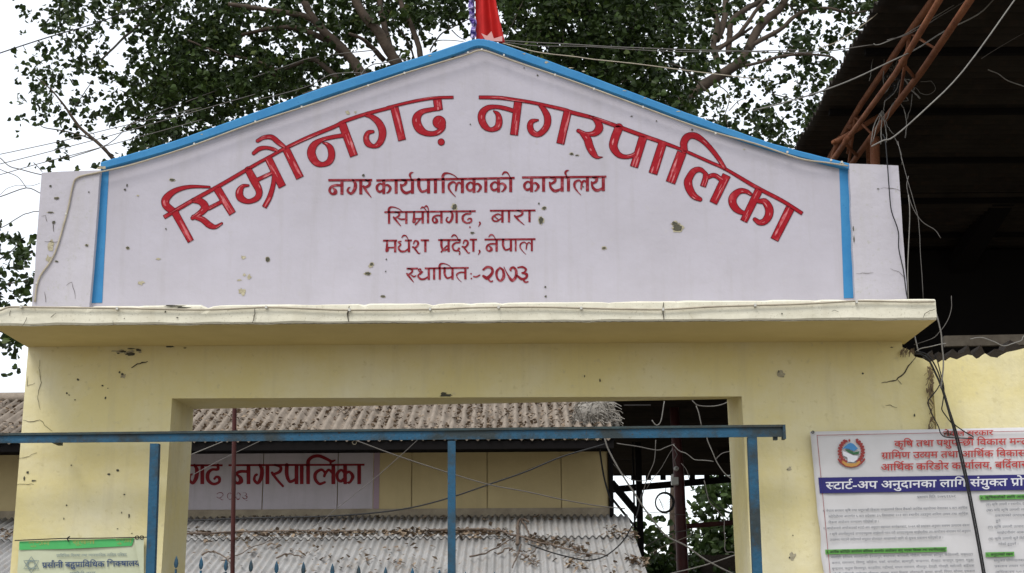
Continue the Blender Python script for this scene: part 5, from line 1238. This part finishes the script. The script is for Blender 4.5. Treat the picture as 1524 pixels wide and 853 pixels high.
wires = [
 ('black overhead power line crossing the sky at top left', [(-30,89),(0,79),(70,56),(144,34),(236,0),(290,-24)], 6, 1.3, 'cable_black'),
 ('highest thin wire of the left sky, ending above the sign pillar', [(-20,234),(0,229.5),(92,210),(160,193),(300,160)], 9, .6, 'cable_grey'),
 ('second thin wire of the left sky passing behind the tree', [(-20,248),(0,244),(123,213),(200,192),(380,140)], 9.2, .6, 'cable_grey'),
 ('third thin wire of the left sky just above the pillar corner', [(-20,264),(0,260),(60,243),(157,218),(300,178)], 9.4, .6, 'cable_grey'),
 ('wire entering the sky from the left and tied to pillar top', [(-20,225),(0,235),(13,247),(29,252),(63,260)], 1, .8, 'cable_grey'),
 ('short wire tip slanting to the top corner of left pillar', [(50,242),(58,250),(63,256)], 1, .7, 'cable_grey'),
 ('kinked wire reaching the left pillar below its top', [(-20,299),(0,293),(39,280),(62,289)], .6, .8, 'cable_grey'),
 ('slanting wire joining the kinked wire left of the pillar', [(-20,240),(0,252),(26,263),(39,280)], .6, .6, 'cable_grey'),
 ('lowest drooping wire left of the pillar', [(-20,350),(0,340),(18,330),(34,320),(46,316),(58,315)], .5, .7, 'cable_grey'),
 ('thin wire hanging in a loop left of pillar', [(0,290),(12,280),(26,276),(45,277),(60,272)], .7, .4, 'cable_grey'),
 ('dark wire above the right gable slope, upper of the pair', [(742,61),(800,63),(860,67),(960,72),(1060,75),(1160,78),(1230,76),(1300,66)], 1.5, .8, 'cable_grey'),
 ('dark wire above the right gable slope, lower of the pair', [(745,63),(800,68),(880,70),(1000,77),(1120,76),(1200,74)], 1.7, .6, 'cable_grey'),
 ('pale twig-like wire leaving the flag foot to the right', [(746,64),(770,70),(800,78),(850,84),(900,90),(1000,102),(1130,118)], 1.2, .8, 'cable_cream'),
 ('pale cable from the coping across the tree at left', [(100,236),(160,215),(200,182),(260,158),(330,132),(420,100),(470,85),(560,75)], 10.5, .7, 'cable_grey'),
 ('thick white cable slanting down across dark roof at far right', [(1525,-22),(1510,0),(1434,105),(1380,160),(1331,203),(1315,209),(1297,218)], -.2, 1.5, 'cable_white'),
 ('white cable running from top right down to the pipe truss', [(1500,-20),(1478,0),(1455,22),(1405,47),(1360,75),(1308,100),(1260,122),(1213,139),(1170,152),(1120,165)], 1.0, 1.5, 'cable_white'),
 ('upper white wire tied near the truss, highest of three', [(1460,-20),(1431,0),(1400,20),(1376,34),(1345,52),(1318,63),(1305,67),(1300,65)], 1.1, 1.1, 'cable_white'),
 ('thin wire beside the upper white wire at the truss', [(1480,-25),(1435,2),(1400,24),(1370,42),(1340,55),(1320,60)], 1.0, .7, 'cable_grey'),
 ('wire from the top passing over the shed roof edge', [(1340,-15),(1326,0),(1312,14),(1295,29),(1275,43),(1250,60),(1215,73)], 1.3, .9, 'cable_cream'),
 ('thin pale wire low on the right edge of dark roof', [(1524,129),(1500,120),(1485,110),(1470,104)], 1.8, .8, 'cable_white'),
 ('faint wire crossing the dark roof under the white cable', [(1524,50),(1490,68),(1460,88)], 1.5, .5, 'cable_grey'),
 ('loose dark wire lying above the left gable slope', [(450,140),(500,124),(540,112),(590,99),(620,94),(650,86),(690,74)], 1.0, .9, 'cable_grey'),
 ('curled dark wire rising off the left gable slope', [(536,116),(542,104),(556,96),(575,93),(590,88),(612,90),(640,90)], 1.2, .8, 'cable_grey'),
 ('thin wire zigzag beside the forked trunks over the gable', [(380,150),(420,139),(460,128),(490,112),(520,108),(560,110),(600,100)], 1.4, .6, 'cable_grey'),
 ('black cable running down the face of the right sign pillar', [(1314,200),(1318,212),(1322,262),(1324,290),(1327,315),(1337,345),(1337.5,370),(1344,400),(1349,436),(1352,449)], -.085, 1.2, 'cable_black'),
 ('white wire hanging down the right edge of the sign pillar', [(1352,290),(1354,315),(1353,350),(1351,400),(1352,447)], -.1, 1.0, 'cable_white'),
 ('thin wire hanging in the dark right of the sign pillar', [(1352,262),(1350,280),(1358,308),(1372,330),(1390,341),(1400,355)], .5, .6, 'cable_grey'),
 ('long thin wire hanging straight in the dark beside the pillar', [(1336,210),(1348,258),(1360,300),(1367,330),(1370,380),(1374,445)], .3, .5, 'cable_grey'),
 ('arc of thin wire hanging right of the cornice end', [(1416,440),(1416,460),(1410,478),(1400,492),(1387,504),(1360,513)], -.25, .45, 'cable_grey'),
 ('white cable hanging from the cornice end over side wall', [(1392,462),(1397,480),(1401,499),(1402,515),(1404,536),(1403,556),(1400,578)], -.3, 1.5, 'cable_white'),
 ('short white cable behind the cornice end', [(1361,498),(1364,512),(1367,524)], .1, 1.4, 'cable_white'),
 ('pinkish cable along the broken wall top', [(1362,524),(1370,519),(1385,516),(1397,513),(1408,511)], .05, 1.0, 'cable_white'),
 ('twisted white cable drooping over the front beam at far right', [(1444,505),(1452,503),(1463,503),(1480,509),(1494,515),(1508,511),(1520,507),(1524,500),(1540,492)], -.1, 1.1, 'cable_white'),
 ('thick black cable falling from the broken wall corner across banner', [(1362,526),(1372,528),(1383,537),(1392,555),(1400,573),(1410,605),(1421,645),(1435,705),(1448,770),(1463,853),(1475,930)], -.14, 2.0, 'cable_black'),
 ('second black cable hugging the thick one down the banner', [(1363,523),(1376,526),(1387,536),(1397,556),(1404,580),(1412,607),(1424,645),(1438,705),(1451,770),(1466,853),(1478,930)], -.11, 1.5, 'cable_black'),
 ('black cable kinking left from the bundle and looping over heading', [(1399,572),(1393,582),(1382,596),(1382,604),(1390,622),(1397,636),(1400,645),(1406,650),(1420,651.5),(1449,652),(1436,643),(1420,631),(1412,615)], -.16, 1.2, 'cable_black'),
 ('thin black cable right of the bundle on side wall', [(1395,536),(1399,552),(1405,578),(1403,600),(1402,610),(1410,622),(1418,632)], -.12, 1.1, 'cable_black'),
 ('white wire short piece left inside the gate opening', [(262,687),(284,677),(330,658),(350,649)], 3.0, 1.0, 'cable_white'),
 ('thin dark wire crossing above the painted name board', [(285,708),(330,684),(390,655),(430,636)], 5, .5, 'cable_grey'),
 ('grey wire slanting down right across the ochre wall', [(515,650),(527,655),(616,687),(721,720),(780,731),(833,743),(897,754),(930,757)], 3.5, .8, 'cable_grey'),
 ('twisted wire slanting down left across ochre wall', [(640,640),(620,656),(590,684),(556,713),(520,742),(488,768),(466,784)], 4, .45, 'cable_grey'),
 ('black cable sagging across the office wall', [(262,776),(280,775),(380,771),(470,769),(551,764),(610,756),(669,741),(725,722),(780,703),(835,680),(891,664),(900,661)], 4.5, 1.5, 'cable_black'),
 ('black cable drooping over the right end of porch roof', [(955,735),(948,766),(938,788),(923,810),(900,828),(876,834),(850,830),(820,822),(786,810)], 4.2, 1.3, 'cable_black'),
 ('black cable falling along the office wall corner', [(890,650),(894,680),(900,715),(909,745)], 6.6, 1.8, 'cable_black'),
 ('thin black wiring under the office eaves', [(560,660),(600,657),(640,662),(660,661),(690,660),(730,656),(800,657),(880,660)], 6.4, 1.2, 'cable_black'),
 ('grey cable from the eaves corner sweeping down to right jamb', [(900,652),(905,668),(922,700),(944,734),(965,765),(991,797),(1020,812),(1050,833),(1088,853),(1110,862)], 3.0, 1.6, 'cable_white'),
 ('white wire curving down behind the right jamb', [(1050,640),(1053,655),(1060,672),(1068,690),(1080,706),(1092,715)], 3.0, 1.1, 'cable_white'),
 ('crooked white wire from the column to right jamb', [(1002,662),(1012,672),(1022,675),(1033,684),(1045,685),(1062,687)], 5, .9, 'cable_white'),
 ('thin wire from crooked wire up to the jamb', [(1065,684),(1075,675),(1092,671)], 5, .6, 'cable_grey'),
 ('thin pale wire swaying left of the maroon column', [(918,660),(945,664),(978,670),(990,666),(1004,661)], 6, .7, 'cable_grey'),
 ('thin hanging wire in the dark left of column', [(976,655),(974,685),(966,705),(960,722),(955,745)], 8, .7, 'cable_grey'),
 ('fine slanting wire in the dark near the column', [(1001,668),(985,695),(970,715),(962,728)], 9, .4, 'cable_grey'),
 ('fine wire drooping in the dark behind the office corner', [(912,690),(930,708),(950,716),(972,712)], 9, .4, 'cable_grey'),
 ('wire curving below the crooked wire beside column', [(1014,690),(1022,700),(1026,714)], 8, .5, 'cable_grey'),
 ('white wire looping under the lintel at right', [(1030,596),(1038,603),(1055,605),(1072,603),(1086,597)], 2.0, 1.1, 'cable_white'),
 ('white wire hooked under the lintel left of column', [(989,597),(986,615),(982,630),(976,633),(970,625)], 3.5, .8, 'cable_white'),
 ('wire from the lintel to the rail near right jamb', [(1036,604),(1040,615),(1044,634)], 3.0, 1.1, 'cable_white'),
 ('long cable rising to the right at the opening bottom', [(990,856),(1002,853),(1035,845),(1060,838),(1094,826),(1120,815)], 3.2, 1.2, 'cable_white'),
 ('thin wire kinked at the bottom right of the opening', [(1048,715),(1055,745),(1066,758),(1077,772),(1078,790),(1079,808),(1080,821),(1088,822),(1096,823)], 7, .7, 'cable_grey'),
 ('black wire crossing sky right of the column', [(1046,722),(1056,742),(1075,757),(1092,766)], 9, .9, 'cable_black'),
 ('grey pipe-like wire slanting across the far bush', [(958,815),(985,800),(1005,792),(1030,789)], 12, .9, 'cable_grey'),
 ('pale wire slanting up behind the maroon column', [(968,824),(990,812),(1020,800),(1030,795)], 12, .9, 'cable_cream'),
 ('fine horizontal wire below the hanging coil', [(955,761),(1000,765),(1050,767)], 12, .4, 'cable_grey'),
]
for lab, pts, Y, r_, m_ in wires:
    cable(lab, pts, Y, r_*(.76 if r_ >= .9 else 1.05), m_, name='wire' if r_ < 1 else 'cable', cat='wire' if r_ < 1 else 'cable', sub=4, wob=.8 if r_ < 1 else .3)
# hanging tangle on the truss
rnd = random.Random(4); tg = MB()
def tw(pts, r_, Y): tg.tube([W(x+rnd.gauss(0,.5), y+rnd.gauss(0,.5), Y) for x, y in smooth_pts(pts, 4)], r_*(Y-CAM.y)/FPX, 5)
for pts, r_ in (([(1312,165),(1306,185),(1298,212)],.8),([(1313,165),(1312,190),(1311,215)],.9),([(1314,166),(1318,190),(1320,212)],.8),([(1310,168),(1300,190),(1296,215)],.8),([(1309,168),(1317,180),(1331,152),(1338,152),(1346,165),(1349,185),(1347,205)],.8),
                ([(1345,115),(1354,130),(1362,140),(1369,146)],1.3),([(1345,117),(1357,122),(1360,135)],.8),([(1370,122),(1386,122),(1392,132),(1385,140),(1372,140),(1362,130)],.4),([(1358,140),(1355,160),(1350,178)],.6),([(1340,118),(1330,140),(1318,150),(1315,165)],.8),
                ([(1327,70),(1335,90),(1328,112),(1320,125)],.8),([(1352,60),(1345,85),(1340,108)],.7),([(1300,80),(1297,105),(1294,120)],.6),([(1315,75),(1316,100),(1314,125)],.6),([(1342,100),(1330,118),(1316,140)],.9),([(1330,200),(1322,190),(1318,178)],.6),([(1332,205),(1340,225),(1343,245)],.5),([(1318,60),(1325,62),(1340,60),(1352,55)],1.4)): tw(pts, r_, 2.2)
for k in range(16):
    x, y = 1335+rnd.gauss(0,6), 105+rnd.gauss(0,14); tw([(x,y),(x+rnd.gauss(0,8),y+rnd.gauss(0,10)),(x+rnd.gauss(0,10),y+rnd.gauss(0,12))], .5, 2.3)
tag(tg.build('wire_tangle', M['cable_white'], None, True), 'tangle of pale loose wires knotted round the rusty truss joint', 'wires')
tg = MB()
for k in range(14):
    x, y = 1338+rnd.gauss(0,5), 118+rnd.gauss(0,9); tw([(x,y),(x+rnd.gauss(0,12),y+rnd.gauss(0,14)),(x+rnd.gauss(0,16),y+rnd.gauss(0,18))], .9, 2.25)
tag(tg.build('wire_tangle', M['cable_black'], None, True), 'black knot of tape and wires on the rusty truss joint', 'wires')
# coil hanging below the far eave
tg = MB()
for k in range(4):
    rr = 12.8+.5*k; tg.tube([W(988.5+rr*math.cos(t*.35)+.3*k, 748+rr*1.08*math.sin(t*.35), 11.5+.02*k) for t in range(19)], .0085, 6)
tg.tube([W(990,736,11.5), W(991,727,11.5)], .006, 5)
for k in range(4): tg.tube([W(979+k*1.5, 740+k*3, 11.5), W(988, 752+k*3, 11.5), W(998-k, 742+k*4, 11.5)], .003, 4)
tag(tg.build('wire_coil', M['cable_black'], None, True), 'ring of coiled black wire hanging in the bright gap left of the maroon column', 'wire coil')
# socket box and insulator on the column
bxo = thing('switch_box', 'small white switch box with round insulator on the maroon column', 'switch box', W(1004,721,12.85))
p0, p1 = W(999.5,722,12.8), W(1009,710.5,12.8); b = MB(); b.box(p0.x, p1.x, 12.76, 12.86, p0.z, p1.z); b.box(p0.x+.01, p0.x+.035, 12.78, 12.86, p1.z, p1.z+.05); place(b.build('box', M['clip']), bxo)
b = MB(); c = W(1006.5,697.5,12.8); n = 14
b.tube([(c.x, 12.74, c.z), (c.x, 12.80, c.z), (c.x, 12.86, c.z)], [.026,.040,.03], 14); place(b.build('insulator', M['clip'], None, True), bxo)
b = MB(); b.tube([(c.x, 12.735, c.z), (c.x, 12.75, c.z)], .012, 8); place(b.build('insulator_pin', M['cable_black']), bxo)
b = MB(); b.tube([(c.x, 12.78, c.z+.03), (c.x-.03, 12.75, c.z+.13), (c.x+.02, 12.78, c.z+.22), (c.x-.02, 12.76, c.z+.3)], .008, 5); place(b.build('lead', M['cable_white'], None, True), bxo)
# small ring hook under the rail
b = MB(); cx_, cy_ = 527.5, 658.5
b.tube([W(cx_+3*math.cos(t*.5), cy_+3*math.sin(t*.5), GY+.05) for t in range(14)], .003, 5); tag(b.build('ring', M['cable_cream'], None, True), 'small wire ring hanging under the blue rail over the name board', 'ring')
print('OBJECTS', len(bpy.data.objects), 'FACES', sum(len(o.data.polygons) for o in bpy.data.objects if o.type == 'MESH'))
